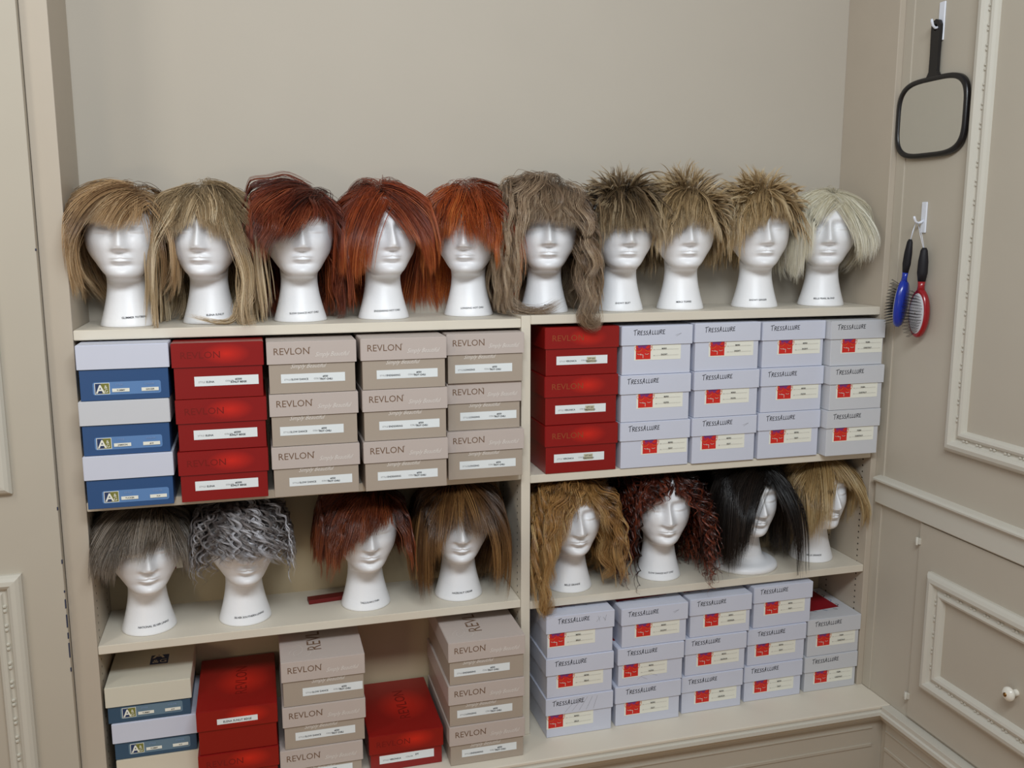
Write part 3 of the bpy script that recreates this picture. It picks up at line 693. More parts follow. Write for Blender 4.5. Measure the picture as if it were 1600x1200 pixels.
def make_wig(spec, head_loc, phi, label, group, limits):
    rg = np.random.default_rng(spec['seed'])
    m = hair_material('hair_'+spec['id'], *spec['col'], rough=spec.get('rough', .30))
    hem = np.array(spec['hem']); vol = spec['vol']; volt = spec.get('volt', vol); px, py = spec.get('part', (0, -.02))
    part = np.array([px, py, .26]); amp = spec.get('curl', 0); lam = spec.get('lam', .05); spiky = spec.get('spiky', 0)
    zl, zr, zb = spec['zl'], spec['zr'], spec['zb']; N = 17
    cR, sR = math.cos(phi), math.sin(phi)
    def clampw(P):
        X = P[..., 0]*cR-P[..., 1]*sR+head_loc[0]; Y = P[..., 0]*sR+P[..., 1]*cR+head_loc[1]; Z = P[..., 2]+head_loc[2]
        dx = X-head_loc[0]; lw = spec.get('hw', .088); ex = np.maximum(np.abs(dx)-lw, 0); X = head_loc[0]+np.sign(dx)*(np.minimum(np.abs(dx), lw)+ex*.35)
        X = np.clip(X, limits['x0'], limits['x1']); Y = np.minimum(Y, limits['y1']-.0015)
        Z = np.minimum(Z, limits['z1']); floor = limits['z0']+.0015
        Z = np.where((Z < floor) & ((Y > -.004) | (not spec.get('locks') or spec['id'] == 'h2')), floor, Z)
        X = X-head_loc[0]; Y = Y-head_loc[1]
        return np.stack([X*cR+Y*sR, -X*sR+Y*cR, Z-head_loc[2]], -1)
    def batch(n, front):
        # roots on the scalp
        out = []
        while len(out) < n:
            v = rg.normal(size=3); v /= np.linalg.norm(v)
            el = v[2]; fr = -v[1]
            if front:
                if fr < .25 or el < .62 or abs(v[0]) > .62: continue
            else:
                if el < (-.15 if fr < -.2 else .1 if fr < .45 else .60): continue
                if fr > .45 and abs(v[0]) < .35 and el < .85: continue
            out.append(v)
        v = np.array(out); roots = SC+v*np.array([.073, .088, .094])*1.02
        away = roots-part; away -= v*np.sum(away*v, 1, keepdims=True); away /= np.linalg.norm(away, axis=1, keepdims=True)+1e-6
        d0 = away
        lay = rg.random(n)**.7
        off = .003+lay*vol; offt = .003+lay*volt
        if front:
            sw = spec.get('sweep', 0)
            d0 = d0*.35+np.array([0, -.8, 0]); d0[:, 0] += sw+spec.get('split', 0)*np.sign(roots[:, 0]-px)
            off = .002+lay*spec.get('fvol', .012); offt = .003+lay*volt
        d0 = d0-v*np.sum(d0*v, 1, keepdims=True); d0 /= np.linalg.norm(d0, axis=1, keepdims=True)+1e-6
        roots = roots+v*(lay*volt*.8)[:, None]
        if spiky and not front:
            upm = np.clip((v[:, 2]-.2)*2, 0, 1)[:, None]; d0 = d0*(1-.55*upm)+(v*1.0+np.array([0, -.25, .5])*.6)*upm*spiky
        d0 += rg.normal(size=(n, 3))*spec.get('mess', .12)*(.9 if spiky else .45)
        d0 /= np.linalg.norm(d0, axis=1, keepdims=True)
        L = np.full(n, .34 if min(zl, zr, zb) < .1 else .24)
        grav = np.full(n, spec.get('grav', .14))
        if front: L = np.full(n, .17 if hem[:, 1].min() > .13 else .23); grav[:] = spec.get('fgrav', .10)
        if spiky and not front:
            top = v[:, 2] > .35
            L = np.where(top, rg.uniform(.034, .062, n)*spiky, L); grav = np.where(top, .07, grav); offt = np.where(top, .012, offt); off = np.where(top, .010, off)
        noise = np.full(n, spec.get('noise', .05)*.35)
        path = grow(rg, spec, n, N, roots, d0, off, offt, L, grav, noise)
        # cut to hems
        X, Y, Z = path[..., 0], path[..., 1], path[..., 2]
        jit = rg.normal(size=(n, 1))*spec.get('hj', .006)
        hz = np.interp(X, hem[:, 0], hem[:, 1])+jit
        hits_f = (Y < np.where(Z < .12, -.015, -.035)) & (np.abs(X) < .066) & (Z < hz)
        zs = np.where(X < 0, zl, zr)+jit*1.6+rg.normal(size=(n, 1))*.01*spec.get('layers', 1)
        zs = np.where(Y > .03, zb+jit*1.5, zs); hits_s = (Z < zs)
        if spiky and not front: hits_f = hits_f & (Z < .19)
        hit = hits_f | hits_s; hit[:, :2] = False
        idx = np.where(hit.any(1), hit.argmax(1), N); path = resample(path, idx/N)
        # flip of the ends
        t = np.linspace(0, 1, N+1)[None, :, None]
        fl = spec.get('flip', 0)
        if fl and not front:
            rad = path[:, -1, :].copy(); rad[:, 2] = 0; rad[:, 1] = np.minimum(rad[:, 1], 0)-.02; rad /= np.linalg.norm(rad, axis=1, keepdims=True)+1e-6
            path = path+rad[:, None, :]*fl*t**4
            path[..., 2] += abs(fl)*.6*(t[..., 0]**5)
        return path, v, idx
    def finish(path, v, idx, per, front, name):
        n = path.shape[0]; K = path.shape[1]
        seg = np.linalg.norm(np.diff(path, axis=1), axis=2); S = np.concatenate([np.zeros((n, 1)), np.cumsum(seg, 1)], 1)
        T = np.gradient(path, axis=1); T /= np.linalg.norm(T, axis=2, keepdims=True)+1e-9
        O = path-SC; O /= np.linalg.norm(O, axis=2, keepdims=True)+1e-9
        U = np.cross(T, O); U /= np.linalg.norm(U, axis=2, keepdims=True)+1e-9
        a = amp*(spec.get('fcurl', .5) if front else 1)
        if a:
            path = resample(path, np.ones(n)); KK = spec.get('seg', 30); tt_ = np.linspace(0, K-1, KK); i0 = np.clip(tt_.astype(int), 0, K-2); fu = (tt_-i0)[None, :, None]
            path = path[:, i0]*(1-fu)+path[:, i0+1]*fu; K = KK
            seg = np.linalg.norm(np.diff(path, axis=1), axis=2); S = np.concatenate([np.zeros((n, 1)), np.cumsum(seg, 1)], 1)
            T = np.gradient(path, axis=1); T /= np.linalg.norm(T, axis=2, keepdims=True)+1e-9; O = path-SC; O /= np.linalg.norm(O, axis=2, keepdims=True)+1e-9
            U = np.cross(T, O); U /= np.linalg.norm(U, axis=2, keepdims=True)+1e-9
            az = np.arctan2(v[:, 0], -v[:, 1])[:, None]; ph = az*3+rg.normal(size=(n, 1))*spec.get('phj', .8); lm = lam*rg.uniform(.8, 1.25, n)[:, None]
            am = a*rg.uniform(.6, 1.2, n)[:, None]*np.clip(S/.05, 0, 1)
            w = 2*math.pi*S/lm+ph
            path = path+U*(np.cos(w)*am)[..., None]+O*(np.sin(w)*am*.8+am*.6)[..., None]
        t = np.linspace(0, 1, K)[None, :, None]
        cw = spec.get('clump', .0085)
        allp = []; tn = []
        for k in range(per):
            o = rg.normal(size=(n, 1, 2))*cw*np.array([1, .5]); sh = (1-spec.get('gather', .5)*t)
            p = path+U*o[..., 0:1]*sh+O*np.abs(o[..., 1:2])*sh
            cut = np.clip(1-np.abs(rg.normal(size=n))*.08, .7, 1); allp.append(resample(p, cut))
            base = .5+rg.normal(size=(n, 1))*.10
            tn.append(np.broadcast_to(base, (n, K))+spec.get('rootdark', .25)*(np.linspace(-1, .6, K)[None]))
        cl = rg.normal(size=(n, 1))*spec.get('streak', .15)
        tn = [q+cl for q in tn]
        P = clampw(np.concatenate(allp)); tt = np.concatenate(tn)
        rad = rg.uniform(.00032, .00056, len(P))*spec.get('thick', 1)
        return P, rad, tt
    nb = spec.get('nb', 340); nf = spec.get('nf', 130); per = spec.get('per', 16)
    pb = batch(nb, False); pf = batch(nf, True)
    w = thing('wig', label, 'wig', head_loc, phi, group)
    # cap under the hair
    cv = []; cf = []; ct = []
    nu, nv = 40, 16
    for j in range(nv+1):
        for i in range(nu):
            az = i/nu*2*math.pi; low = np.interp(-math.cos(az)*-1, [-1, -.2, .3, 1], [-.35, -.1, .30, .66])
            fr = math.cos(az)      # 1 at front
            low = np.interp(fr, [-1, -.2, .3, 1], [-.30, -.05, .35, .70])
            el = math.asin(low)+(math.pi/2-math.asin(low))*j/nv
            d = np.array([math.cos(el)*math.sin(az), -math.cos(el)*math.cos(az), math.sin(el)])
            cv.append(SC+d*np.array([.0765, .0915, .0975])); ct.append(.12)
    for j in range(nv):
        for i in range(nu):
            k = (i+1) % nu; cf.append((j*nu+i, j*nu+k, (j+1)*nu+k, (j+1)*nu+i))
    cap = (clampw(np.array(cv)), np.array(cf), np.array(ct))
    P, R, Tn = finish(*pb, per, False, 'hair')
    for pts, rr_, cnt in spec.get('locks', []):
        pts = np.array(pts, float); u = np.linspace(0, len(pts)-1.0001, N+1); c = []
        for q in u:
            i = int(q); f = q-i; p0, p1, p2, p3 = pts[max(i-1, 0)], pts[i], pts[min(i+1, len(pts)-1)], pts[min(i+2, len(pts)-1)]
            c.append(.5*(2*p1+(p2-p0)*f+(2*p0-5*p1+4*p2-p3)*f*f+(3*p1-p0-3*p2+p3)*f**3))
        c = np.array(c)[None]; o3 = rg.normal(size=(cnt, 1, 3))*rr_; tq = np.linspace(0, 1, N+1)[None, :, None]
        w3 = 1-.35*tq; pp = c+o3*w3; pp = pp+rg.normal(size=(cnt, 1, 3))*rr_*.5*np.sin(tq*math.pi*2.2+rg.random((cnt, 1, 1))*2)*.6
        pp = resample(pp, np.clip(1-np.abs(rg.normal(size=cnt))*.1, .6, 1))
        kk = P.shape[1]; tk = np.linspace(0, N, kk); ik = np.clip(tk.astype(int), 0, N-1); fk = (tk-ik)[None, :, None]; pp = pp[:, ik]*(1-fk)+pp[:, ik+1]*fk
        P = np.concatenate([P, clampw(pp)]); R = np.concatenate([R, rg.uniform(.0003, .0005, cnt)])
        Tn = np.concatenate([Tn, np.clip(.55+rg.normal(size=(cnt, 1))*.16+np.zeros((cnt, kk)), 0, 1)])
    me = strand_mesh(P, R, Tn, m, 'hair', cap); link(bpy.data.objects.new('hair', me), w)
    P, R, Tn = finish(*pf, per, True, 'fringe'); me = strand_mesh(P, R, Tn, m, 'fringe'); link(bpy.data.objects.new('fringe', me), w)
    return w
LIM_T_L = dict(x0=XL+.002, x1=X3-.003, y1=YB, z0=ZT_L, z1=3); LIM_T_R = dict(LIM_T_L, z0=ZT_R)
LIM_L = dict(x0=XL+.002, x1=D1-.002, y1=YB-.006, z0=ZLO_L, z1=ZM_L-.0195); LIM_R = dict(x0=D2+.002, x1=X3-.002, y1=YB-.006, z0=ZLO_R, z1=ZM_R-.0195)
R = math.radians
BLOND = ((112, 80, 50), (198, 162, 118), (246, 222, 184)); ASH = ((104, 86, 62), (194, 166, 126), (248, 230, 196))
AUB = ((44, 13, 6), (110, 42, 20), (184, 100, 62)); COP = ((72, 22, 8), (152, 64, 27), (220, 130, 70)); COP2 = ((78, 24, 8), (172, 76, 29), (238, 148, 74))
LTB = ((72, 54, 40), (152, 126, 100), (216, 194, 164)); DBR = ((48, 36, 22), (128, 104, 74), (214, 192, 156)); SAND = ((98, 74, 46), (178, 150, 108), (236, 216, 180))
SAND2 = ((110, 82, 50), (190, 160, 114), (242, 224, 188)); PLAT = ((200, 188, 152), (242, 236, 214), (255, 253, 246))
GRB = ((58, 48, 40), (122, 108, 92), (186, 174, 162)); GREY = ((78, 70, 68), (136, 129, 127), (222, 222, 228))
AUB2 = ((38, 12, 7), (102, 46, 24), (184, 102, 58)); BRN = ((40, 24, 11), (104, 70, 38), (172, 130, 80)); GOLD = ((92, 60, 28), (180, 134, 78), (236, 206, 148))
DAUB = ((24, 7, 4), (72, 28, 17), (150, 72, 44)); BLK = ((9, 6, 5), (24, 17, 14), (58, 46, 38)); BLB = ((104, 76, 42), (186, 154, 104), (240, 222, 176))
HW = [
 # id, x, yfront, zshelf, phi, text, head label, wig label, spec
 ('h1', .090, .034, ZT_L, 1, 'GLIMMER TOTBENS', 'leftmost on the top shelf, beside the left wall', 'sandy blond side-swept bob wig on the leftmost head of the top shelf',
  dict(col=BLOND, hem=[(-.07,.20),(-.05,.208),(-.03,.203),(-.01,.190),(.01,.192),(.03,.203),(.045,.190),(.055,.15),(.066,.12)], vol=.022, volt=.016, part=(.03,-.03), sweep=-.85, fgrav=.12, zl=.08, zr=.07, zb=.05, flip=-.018, tuck=.06, mess=.10, streak=.2)),
 ('h2', .242, .052, ZT_L, -8, 'ELENA SUNLIT', 'second from the left on the top shelf', 'long ash blond wig with straight fringe and flipped ends, beside the leftmost wig',
  dict(col=ASH, hem=[(-.066,.165),(-.045,.178),(-.02,.196),(-.003,.212),(.02,.192),(.04,.177),(.066,.176)], vol=.020, volt=.018, part=(0,-.01), split=.18, zl=.01, zr=.008, zb=.01, flip=.025, mess=.08, nb=380, layers=3, curl=.005, lam=.13, phj=.5, fcurl=.1, seg=24, streak=.2, locks=[([(.065,-.03,.18),(.085,-.035,.12),(.088,-.045,.07),(.070,-.06,.035),(.075,-.065,.008),(.10,-.06,.012)],.008,260),([(.07,-.03,.08),(.06,-.065,.02),(.03,-.075,.006),(-.03,-.07,.02)],.004,60)])),
 ('h3', .420, .044, ZT_L, 3, 'SLOW DANCE HOT CHILI', 'third from the left on the top shelf', 'dark auburn wig swept low over one eye with long curls behind, on the top shelf',
  dict(col=AUB, hem=[(-.066,.155),(-.045,.166),(-.02,.178),(0,.192),(.02,.212),(.036,.232),(.05,.21),(.06,.17),(.066,.15)], vol=.022, volt=.020, part=(.035,-.02), sweep=-1.1, fgrav=.07, zl=.155, zr=.05, zb=.02, curl=.005, lam=.08, fcurl=.3, mess=.09, phj=.5, streak=.2, locks=[([(.06,.0,.17),(.085,-.005,.12),(.08,-.01,.07),(.09,0,.03),(.075,-.01,.01)],.010,160)])),
 ('h4', .594, .052, ZT_L, 6, 'ENDEARING HOT CHILI', 'fourth from the left on the top shelf', 'copper red wig with parted curtain fringe showing the forehead, top shelf',
  dict(col=COP, hem=[(-.066,.105),(-.05,.118),(-.038,.15),(-.028,.19),(-.016,.225),(-.006,.246),(.008,.225),(.022,.19),(.035,.168),(.05,.155),(.066,.13)], vol=.024, volt=.028, part=(-.006,-.045), split=.55, zl=.105, zr=.12, zb=.03, mess=.07, hj=.004, tuck=.03)),
 ('h5', .785, .072, ZT_L, -18, 'LONGING HOT CHILI', 'fifth from the left on the top shelf, above the centre divider', 'bright copper layered wig with wispy fringe hiding the eyes, top shelf',
  dict(col=COP2, hem=[(-.066,.15),(-.045,.172),(-.02,.176),(0,.165),(.02,.176),(.045,.168),(.066,.14)], vol=.028, volt=.032, part=(.0,-.02), split=.2, zl=.12, zr=.12, zb=.03, curl=.004, lam=.08, mess=.18, hj=.009, noise=.08)),
 ('h6', .948, .034, ZT_R, -11, 'ALYSSA', 'sixth from the left on the top shelf, among long brown waves', 'long wavy light brown wig with a lock hanging over the shelf edge',
  dict(col=LTB, hem=[(-.066,.18),(-.04,.192),(-.02,.204),(0,.203),(.02,.194),(.045,.188),(.066,.17)], vol=.026, volt=.040, part=(.02,0), sweep=-.15, zl=.012, zr=.004, zb=.01, curl=.010, lam=.085, mess=.13, nb=400, layers=2.5, noise=.03, phj=.5, flip=.01, locks=[([(.065,-.02,.17),(.09,-.04,.12),(.078,-.065,.075),(.092,-.085,.035),(.075,-.098,.0),(.095,-.098,-.022),(.115,-.095,-.005)],.009,420),([(-.06,-.03,.15),(-.085,-.045,.11),(-.075,-.05,.07),(-.09,-.055,.04),(-.06,-.065,.01),(-.01,-.075,.008),(.03,-.075,.03)],.007,220)])),
 ('h7', 1.127, .034, ZT_R, -9, 'SHOWY SILKY', 'seventh from the left on the top shelf, under dark spiky hair', 'spiky wig with dark brown roots and light tips, top shelf',
  dict(col=DBR, hem=[(-.066,.165),(-.045,.174),(0,.180),(.02,.184),(.05,.176),(.066,.16)], vol=.026, volt=.022, part=(0,-.035), zl=.135, zr=.14, zb=.09, spiky=1.0, mess=.34, rootdark=.45, curl=.003, lam=.05, clump=.0036, gather=.25, seg=17, nb=800, nf=200, per=8)),
 ('h8', 1.276, .030, ZT_R, -14, 'MERCI TOFFEE', 'third from the right on the top shelf', 'spiky sandy blond wig with swept fringe, between the dark spiky and the fair spiky wigs',
  dict(col=SAND, hem=[(-.066,.145),(-.045,.160),(-.02,.180),(0,.193),(.02,.190),(.045,.172),(.066,.155)], vol=.026, volt=.024, part=(.01,-.03), sweep=-.35, zl=.14, zr=.145, zb=.10, spiky=1.08, mess=.34, rootdark=.36, curl=.003, lam=.05, clump=.0036, gather=.25, seg=17, nb=800, nf=200, per=8)),
 ('h9', 1.471, .035, ZT_R, -15, 'SHOWY GINGER', 'second from the right on the top shelf', 'spiky fair blond wig with feathered fringe, next to the platinum wig',
  dict(col=SAND2, hem=[(-.066,.16),(-.045,.178),(-.02,.190),(0,.200),(.02,.207),(.045,.200),(.066,.165)], vol=.026, volt=.024, part=(.0,-.03), sweep=-.2, zl=.12, zr=.15, zb=.10, spiky=1.05, mess=.34, rootdark=.30, curl=.003, lam=.05, clump=.0036, gather=.25, seg=17, nb=800, nf=200, per=8)),
 ('h10', 1.650, .034, ZT_R, -26, 'BELLE PEARL BLOND', 'rightmost on the top shelf, in the corner', 'smooth platinum blond parted bob wig on the rightmost head of the top shelf',
  dict(col=PLAT, hem=[(-.066,.10),(-.052,.135),(-.04,.18),(-.022,.208),(0,.225),(.012,.238),(.03,.222),(.045,.195),(.06,.16),(.066,.15)], vol=.016, volt=.012, part=(.012,-.03), split=.6, zl=.085, zr=.125, zb=.09, flip=-.016, tuck=.05, mess=.04, rootdark=.1, rough=.42)),
 ('l1', .089, .026, ZLO_L, 10, 'NATIONAL SILVER LINING', 'leftmost on the lower left shelf', 'short ash grey-brown wig on the leftmost head of the lower left shelf',
  dict(col=GRB, hem=[(-.066,.15),(-.05,.190),(-.02,.198),(0,.200),(.02,.205),(.035,.195),(.045,.165),(.066,.16)], vol=.024, volt=.012, part=(.02,-.01), sweep=-.55, zl=.155, zr=.15, zb=.10, mess=.28, tuck=.03, noise=.09, layers=.6)),
 ('l2', .281, .022, ZLO_L, 7, 'SILVER SOUTHERN LINING', 'second from the left on the lower left shelf, under grey curls', 'curly silver grey wig low over the eyes, lower left shelf',
  dict(col=GREY, hem=[(-.066,.165),(-.03,.176),(0,.172),(.03,.172),(.066,.16)], vol=.030, volt=.016, part=(0,.0), zl=.145, zr=.135, zb=.12, curl=.0085, lam=.030, fcurl=1.1, mess=.3, clump=.0020, noise=.05, phj=2, per=13, gather=.2, seg=44, streak=.22, rootdark=.3, nb=380, nf=150)),
 ('l3', .537, .030, ZLO_L, 3, 'TALLULAH LYNN', 'third on the lower left shelf, by a maroon strip', 'short dark auburn wig with feathery fringe, lower left shelf',
  dict(col=AUB2, hem=[(-.066,.14),(-.045,.168),(-.02,.190),(.01,.197),(.028,.205),(.04,.225),(.055,.19),(.066,.15)], vol=.022, volt=.012, part=(.03,-.01), sweep=-.5, zl=.125, zr=.115, zb=.10, flip=.014, curl=.003, lam=.06, mess=.15)),
 ('l4', .746, .028, ZLO_L, -6, 'HAZELNUT CREAM', 'rightmost on the lower left shelf, beside the divider', 'straight golden brown bob wig with long fringe, beside the centre divider',
  dict(col=BRN, hem=[(-.066,.12),(-.05,.145),(-.035,.185),(-.01,.200),(0,.183),(.02,.180),(.05,.184),(.066,.16)], vol=.022, volt=.012, part=(0,-.01), split=.15, zl=.045, zr=.05, zb=.03, mess=.05, tuck=.05, layers=.6)),
 ('r1', 1.008, .022, ZLO_R, -3, 'BELLE GRANDE', 'leftmost on the lower right shelf, beside the divider', 'long golden curly wig with a curl hanging over the lower right shelf edge',
  dict(col=GOLD, hem=[(-.066,.13),(-.05,.155),(-.035,.195),(-.015,.222),(.01,.240),(.028,.225),(.042,.185),(.066,.16)], vol=.028, volt=.012, part=(.02,-.02), sweep=-.3, split=.3, zl=.006, zr=.045, zb=.02, curl=.0125, lam=.085, per=14, seg=36, fcurl=.5, mess=.12, nb=400, layers=2, clump=.0075, noise=.01, phj=.35, locks=[([(-.07,-.03,.17),(-.10,-.05,.13),(-.085,-.07,.09),(-.105,-.085,.05),(-.085,-.095,.02),(-.10,-.10,-.008),(-.075,-.098,-.014),(-.07,-.09,.01)],.010,420),([(.06,-.03,.16),(.08,-.035,.12),(.07,-.04,.08),(.095,-.045,.05),(.07,-.045,.03)],.009,260)])),
 ('r2', 1.239, .032, ZLO_R, -10, 'SLOW DANCE HOT CHILI', 'second from the left on the lower right shelf, among dark curls', 'long dark auburn ringlet wig, lower right shelf',
  dict(col=DAUB, hem=[(-.066,.18),(-.045,.198),(-.02,.212),(0,.228),(.02,.222),(.045,.205),(.066,.17)], vol=.030, volt=.012, part=(.015,-.02), sweep=-.2, split=.3, zl=.006, zr=.02, zb=.01, curl=.0105, lam=.034, seg=56, per=10, fcurl=.3, mess=.2, nb=430, layers=2, clump=.0024, streak=.25, noise=.03, phj=1.6)),
 ('r3', 1.469, .016, ZLO_R, -3, '', 'standing on a wide saucer base, third along the lower right shelf', 'long black-brown wig covering half the face, lower right shelf',
  dict(col=BLK, hem=[(-.066,.07),(-.05,.10),(-.035,.132),(-.018,.170),(-.004,.205),(.008,.235),(.02,.242),(.035,.225),(.05,.19),(.06,.14),(.066,.10)], vol=.024, volt=.012, part=(.018,-.03), sweep=-.3, split=.4, zl=.03, zr=.03, zb=.02, mess=.06, nb=420, flip=.012, layers=1.5, rough=.3)),
 ('r4', 1.665, .040, ZLO_R, 2, 'BELLE GRANDE', 'rightmost on the lower right shelf, in the corner', 'honey blond chin-length bob wig on the rightmost head of the lower right shelf',
  dict(col=BLB, hem=[(-.066,.115),(-.05,.13),(-.038,.17),(-.02,.208),(0,.222),(.02,.218),(.045,.200),(.06,.17),(.066,.15)], vol=.022, volt=.012, part=(.0,-.02), sweep=-.1, split=.3, zl=.10, zr=.12, zb=.10, tuck=.05, flip=-.012, mess=.05)),
]
for i, (hid, x, yf, zs, ph, txt, hl, wl, spec) in enumerate(HW):
    rad = .0535 if hid != 'r3' else .083
    y = yf+rad
    if hid == 'r3': y = .088
    g = 'foam wig heads on the top shelf' if hid[0] == 'h' else 'foam wig heads on the lower shelves'
    h = thing('mannequin_head', 'white foam mannequin head %s' % hl, 'mannequin head', (x, y, zs+.0003), R(ph), g)
    link(bpy.data.objects.new('foam_head', HEAD_ME2 if hid == 'r3' else HEAD_ME), h)
    if txt: head_writing(txt, h, ang0=R(-ph+math.degrees(math.atan2(CAM[0]-x, 1.95)))*1.0+.18)
    spec = dict(spec, id=hid, seed=100+i)
    lim = LIM_T_L if hid[0] == 'h' and x < .88 else LIM_T_R if hid[0] == 'h' else LIM_L if hid[0] == 'l' else LIM_R
    w = make_wig(spec, (x, y, zs+.0003), R(ph), wl, 'wigs on the top shelf' if hid[0] == 'h' else 'wigs on the lower shelves', lim)
    if hid == 'l1':
        b = bmesh.new(); bx(b, .060, .074, .02, .0206, .108, .150); tg = obj('hang_tag', b, M_CREAMP, w); tg['label'] = 'cream paper tag'
        b = bmesh.new(); bx(b, .050, .0605, .0192, .0198, .108, .124); obj('tag_corner', b, M_MAROON, tg)
# maroon strip lying on the lower left shelf
b = bmesh.new(); bx(b, 0, .12, 0, .026, 0, .009, .0008)
o = obj('card_strip', b, M_MAROON); o.location = (.415, .100, ZLO_L+.0005); o.rotation_euler = (0, 0, R(6))
tag(o, 'maroon flat strip lying on the lower left shelf behind the auburn-wigged head', 'strip')
# ------------------------------------------------------------------ hooks, mirror, brushes on the right wall
def hook(y, z, h, w, label, out=.03):
    t = thing('wall_hook', label, 'hook', (XW, y, z), 0, 'white adhesive hooks on the right wall')
    b = bmesh.new(); bx(b, -.004, 0, -w/2, w/2, 0, h, .0018, seg=3); obj('hook_plate', b, M_WPL, t)
    b = bmesh.new(); tube(b, [(-.003, 0, h*.42), (-.010, 0, h*.34), (-.018, 0, h*.32), (-.024, 0, h*.38), (-.027, 0, h*.48), (-.028, 0, h*.54)], [.003, .003, .0028, .0027, .0030, .0022], 10)
    obj('hook_arm', b, M_WPL, t)
    return t
hook(-.118, .585, .080, .018, 'white adhesive wall hook holding the hand mirror')
hook(-.106, .178, .068, .017, 'white adhesive wall hook holding the two hairbrushes')
# hand mirror: rounded square with handle, hangs upside down from its handle
mr = thing('hand_mirror', 'black-framed square hand mirror hanging by its handle from the upper hook', 'hand mirror', (XW, -.113, .345), 0)
def squircle(w, h, n=64, e=4.0):
    p = []
    for k in range(n):
        a = k*2*math.pi/n; c, s = math.cos(a), math.sin(a)
        p.append((w*math.copysign(abs(c)**(2/e), c), h*math.copysign(abs(s)**(2/e), s)))
    return p
b = bmesh.new(); cw = .110; ch = .086; cz = .082
secs = [(.0, -.004, 1.0), (.0, -.011, 1.0), (-.002, -.014, 1.0), (-.008, -.0145, 1.0), (-.0105, -.013, 1.0), (-.0110, -.0105, 1.0)]
rings = []
for ins, xx, _ in secs:
    rings.append([b.verts.new((xx, p[0], cz+p[1])) for p in squircle(cw+ins, ch+ins)])
for a, c in zip(rings, rings[1:]):
    for k in range(64):
        f = b.faces.new((a[k], a[(k+1) % 64], c[(k+1) % 64], c[k])); f.smooth = True
b.faces.new(rings[0])
# handle with a hole
hz0 = cz+ch-.003; hn = 16
outl = [(-.020, 0), (-.0125, .012), (-.0120, .05), (-.0135, .095), (-.0130, .108), (-.008, .117), (0, .120), (.008, .117), (.0130, .108), (.0135, .095), (.0120, .05), (.0125, .012), (.020, 0)]
hole = [(.0055*math.sin(k*math.pi/6), .103+.0075*math.cos(k*math.pi/6)) for k in range(12)]
for xx, flip in ((-.013, 1), (-.005, 0)):
    ov = [b.verts.new((xx, p[0], hz0+p[1])) for p in outl]; hv = [b.verts.new((xx, p[0], hz0+p[1])) for p in hole]
    oe = [b.edges.new((ov[i], ov[(i+1) % len(ov)])) for i in range(len(ov))]; he = [b.edges.new((hv[i], hv[(i+1) % 12])) for i in range(12)]
    bmesh.ops.triangle_fill(b, use_beauty=True, edges=oe+he)
    if flip: fo, fh = ov, hv
for A, B in ((fo, ov), (fh, hv)):
    for i in range(len(A)): b.faces.new((A[i], A[(i+1) % len(A)], B[(i+1) % len(A)], B[i]))
bmesh.ops.recalc_face_normals(b, faces=b.faces)
obj('mirror_frame', b, M_BLACK, mr)
b = bmesh.new(); b.faces.new([b.verts.new((-.0108, p[0], cz+p[1])) for p in squircle(cw-.0108, ch-.0108)])
gl = obj('mirror_glass', b, M_MIRR, mr); gl['label'] = 'reflecting mirror glass'
mr.rotation_euler = (R(0), 0, 0)
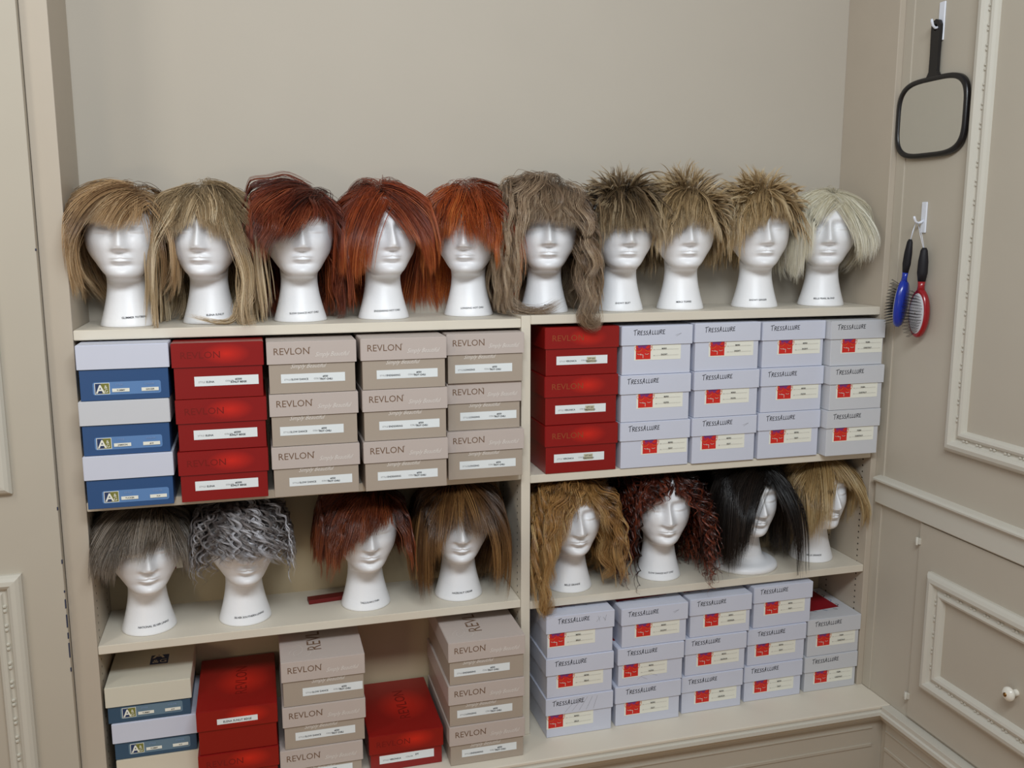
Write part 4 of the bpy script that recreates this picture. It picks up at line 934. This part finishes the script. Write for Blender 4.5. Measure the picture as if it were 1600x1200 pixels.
# hairbrushes
def brush(label, loc, theta, tilt, body, handle, cushion, LL, hx):
    """local: hangs along -Z from the string hole, bristles toward -Y"""
    t = thing('hairbrush', label, 'hairbrush', loc, 0, 'paddle hairbrushes on the lower hook'); t.rotation_euler = (Matrix.Rotation(R(tilt), 4, 'X') @ Matrix.Rotation(R(theta), 4, 'Z')).to_euler()
    b = bmesh.new(); tube(b, [(0, 0, 0), (0, 0, -.006), (0, 0, -.03), (0, 0, -.055), (0, 0, -.074)], [.0045, .0075, .0105, .0110, .0080], 16, squash=.75); obj('handle', b, handle, t)
    b = bmesh.new(); tube(b, [(0, 0, -.072), (0, 0, -.085), (0, 0, -.098)], [.0080, .0072, .009], 16, squash=.75, cap=True)
    rings = []
    hz = -.145; a_, c_ = .0265, .054
    for dy, s in ((.012, .15), (.0118, .6), (.0095, .88), (.004, 1.0), (-.002, 1.0), (-.006, .95), (-.0068, .88)):
        rings.append([b.verts.new((a_*s*math.cos(k*2*math.pi/40), dy, hz+c_*s*math.sin(k*2*math.pi/40)*(1 if math.sin(k*2*math.pi/40) < 0 else 1.02))) for k in range(40)])
    for A, B in zip(rings, rings[1:]):
        for k in range(40): f = b.faces.new((A[k], A[(k+1) % 40], B[(k+1) % 40], B[k])); f.smooth = True
    b.faces.new(rings[0]); b.faces.new(rings[-1][::-1]); bmesh.ops.recalc_face_normals(b, faces=b.faces); obj('paddle', b, body, t)
    b = bmesh.new(); rings = []
    for dy, s in ((-.0066, .84), (-.0085, .80), (-.0100, .6), (-.0108, .3), (-.011, .05)):
        rings.append([b.verts.new((a_*s*math.cos(k*2*math.pi/32), dy, hz+c_*s*math.sin(k*2*math.pi/32))) for k in range(32)])
    for A, B in zip(rings, rings[1:]):
        for k in range(32): f = b.faces.new((A[k], A[(k+1) % 32], B[(k+1) % 32], B[k])); f.smooth = True
    bmesh.ops.recalc_face_normals(b, faces=b.faces); cu = obj('cushion', b, cushion, t)
    b = bmesh.new()
    for i in range(-4, 5):
        for j in range(-7, 8):
            u = i*.0048+(.0024 if j % 2 else 0); w = j*.0062
            if (u/.021)**2+(w/.044)**2 > 1: continue
            p0 = Vector((u, -.0095, hz+w)); p1 = p0+Vector((u*.25, -.017, w*.18))
            tube(b, [p0, p1*.93+p0*.07, p1], [.00045, .00040, .0010], 5)
    o = obj('bristles', b, M_BLACK, t); o['kind'] = 'stuff'
    b = bmesh.new(); Mi = (Matrix.Translation(loc) @ Matrix.Rotation(R(tilt), 4, 'X') @ Matrix.Rotation(R(theta), 4, 'Z')).inverted()
    tp = Mi @ Vector(hx)
    tube(b, [Vector((.001, 0, -.006)), tp*.5+Vector((.0025, 0, 0)), tp, tp*.5-Vector((.0025, 0, 0)), Vector((-.001, 0, -.006))], .0007, 6); obj('hanging_loop', b, M_WPL, t)
    return t
brush('red paddle hairbrush with black handle hanging from the lower wall hook', (XW-.020, -.136, .146), -88, 1, M_RPL, M_RUB, M_CUSH, 0, (XW-.019, -.108, .2005))
brush('blue paddle hairbrush with black handle hanging behind the red one', (XW-.034, -.106, .164), -146, 7, M_BPL, M_RUB, M_CUSH, 0, (XW-.022, -.105, .2005))
# small chip on the door below the rail
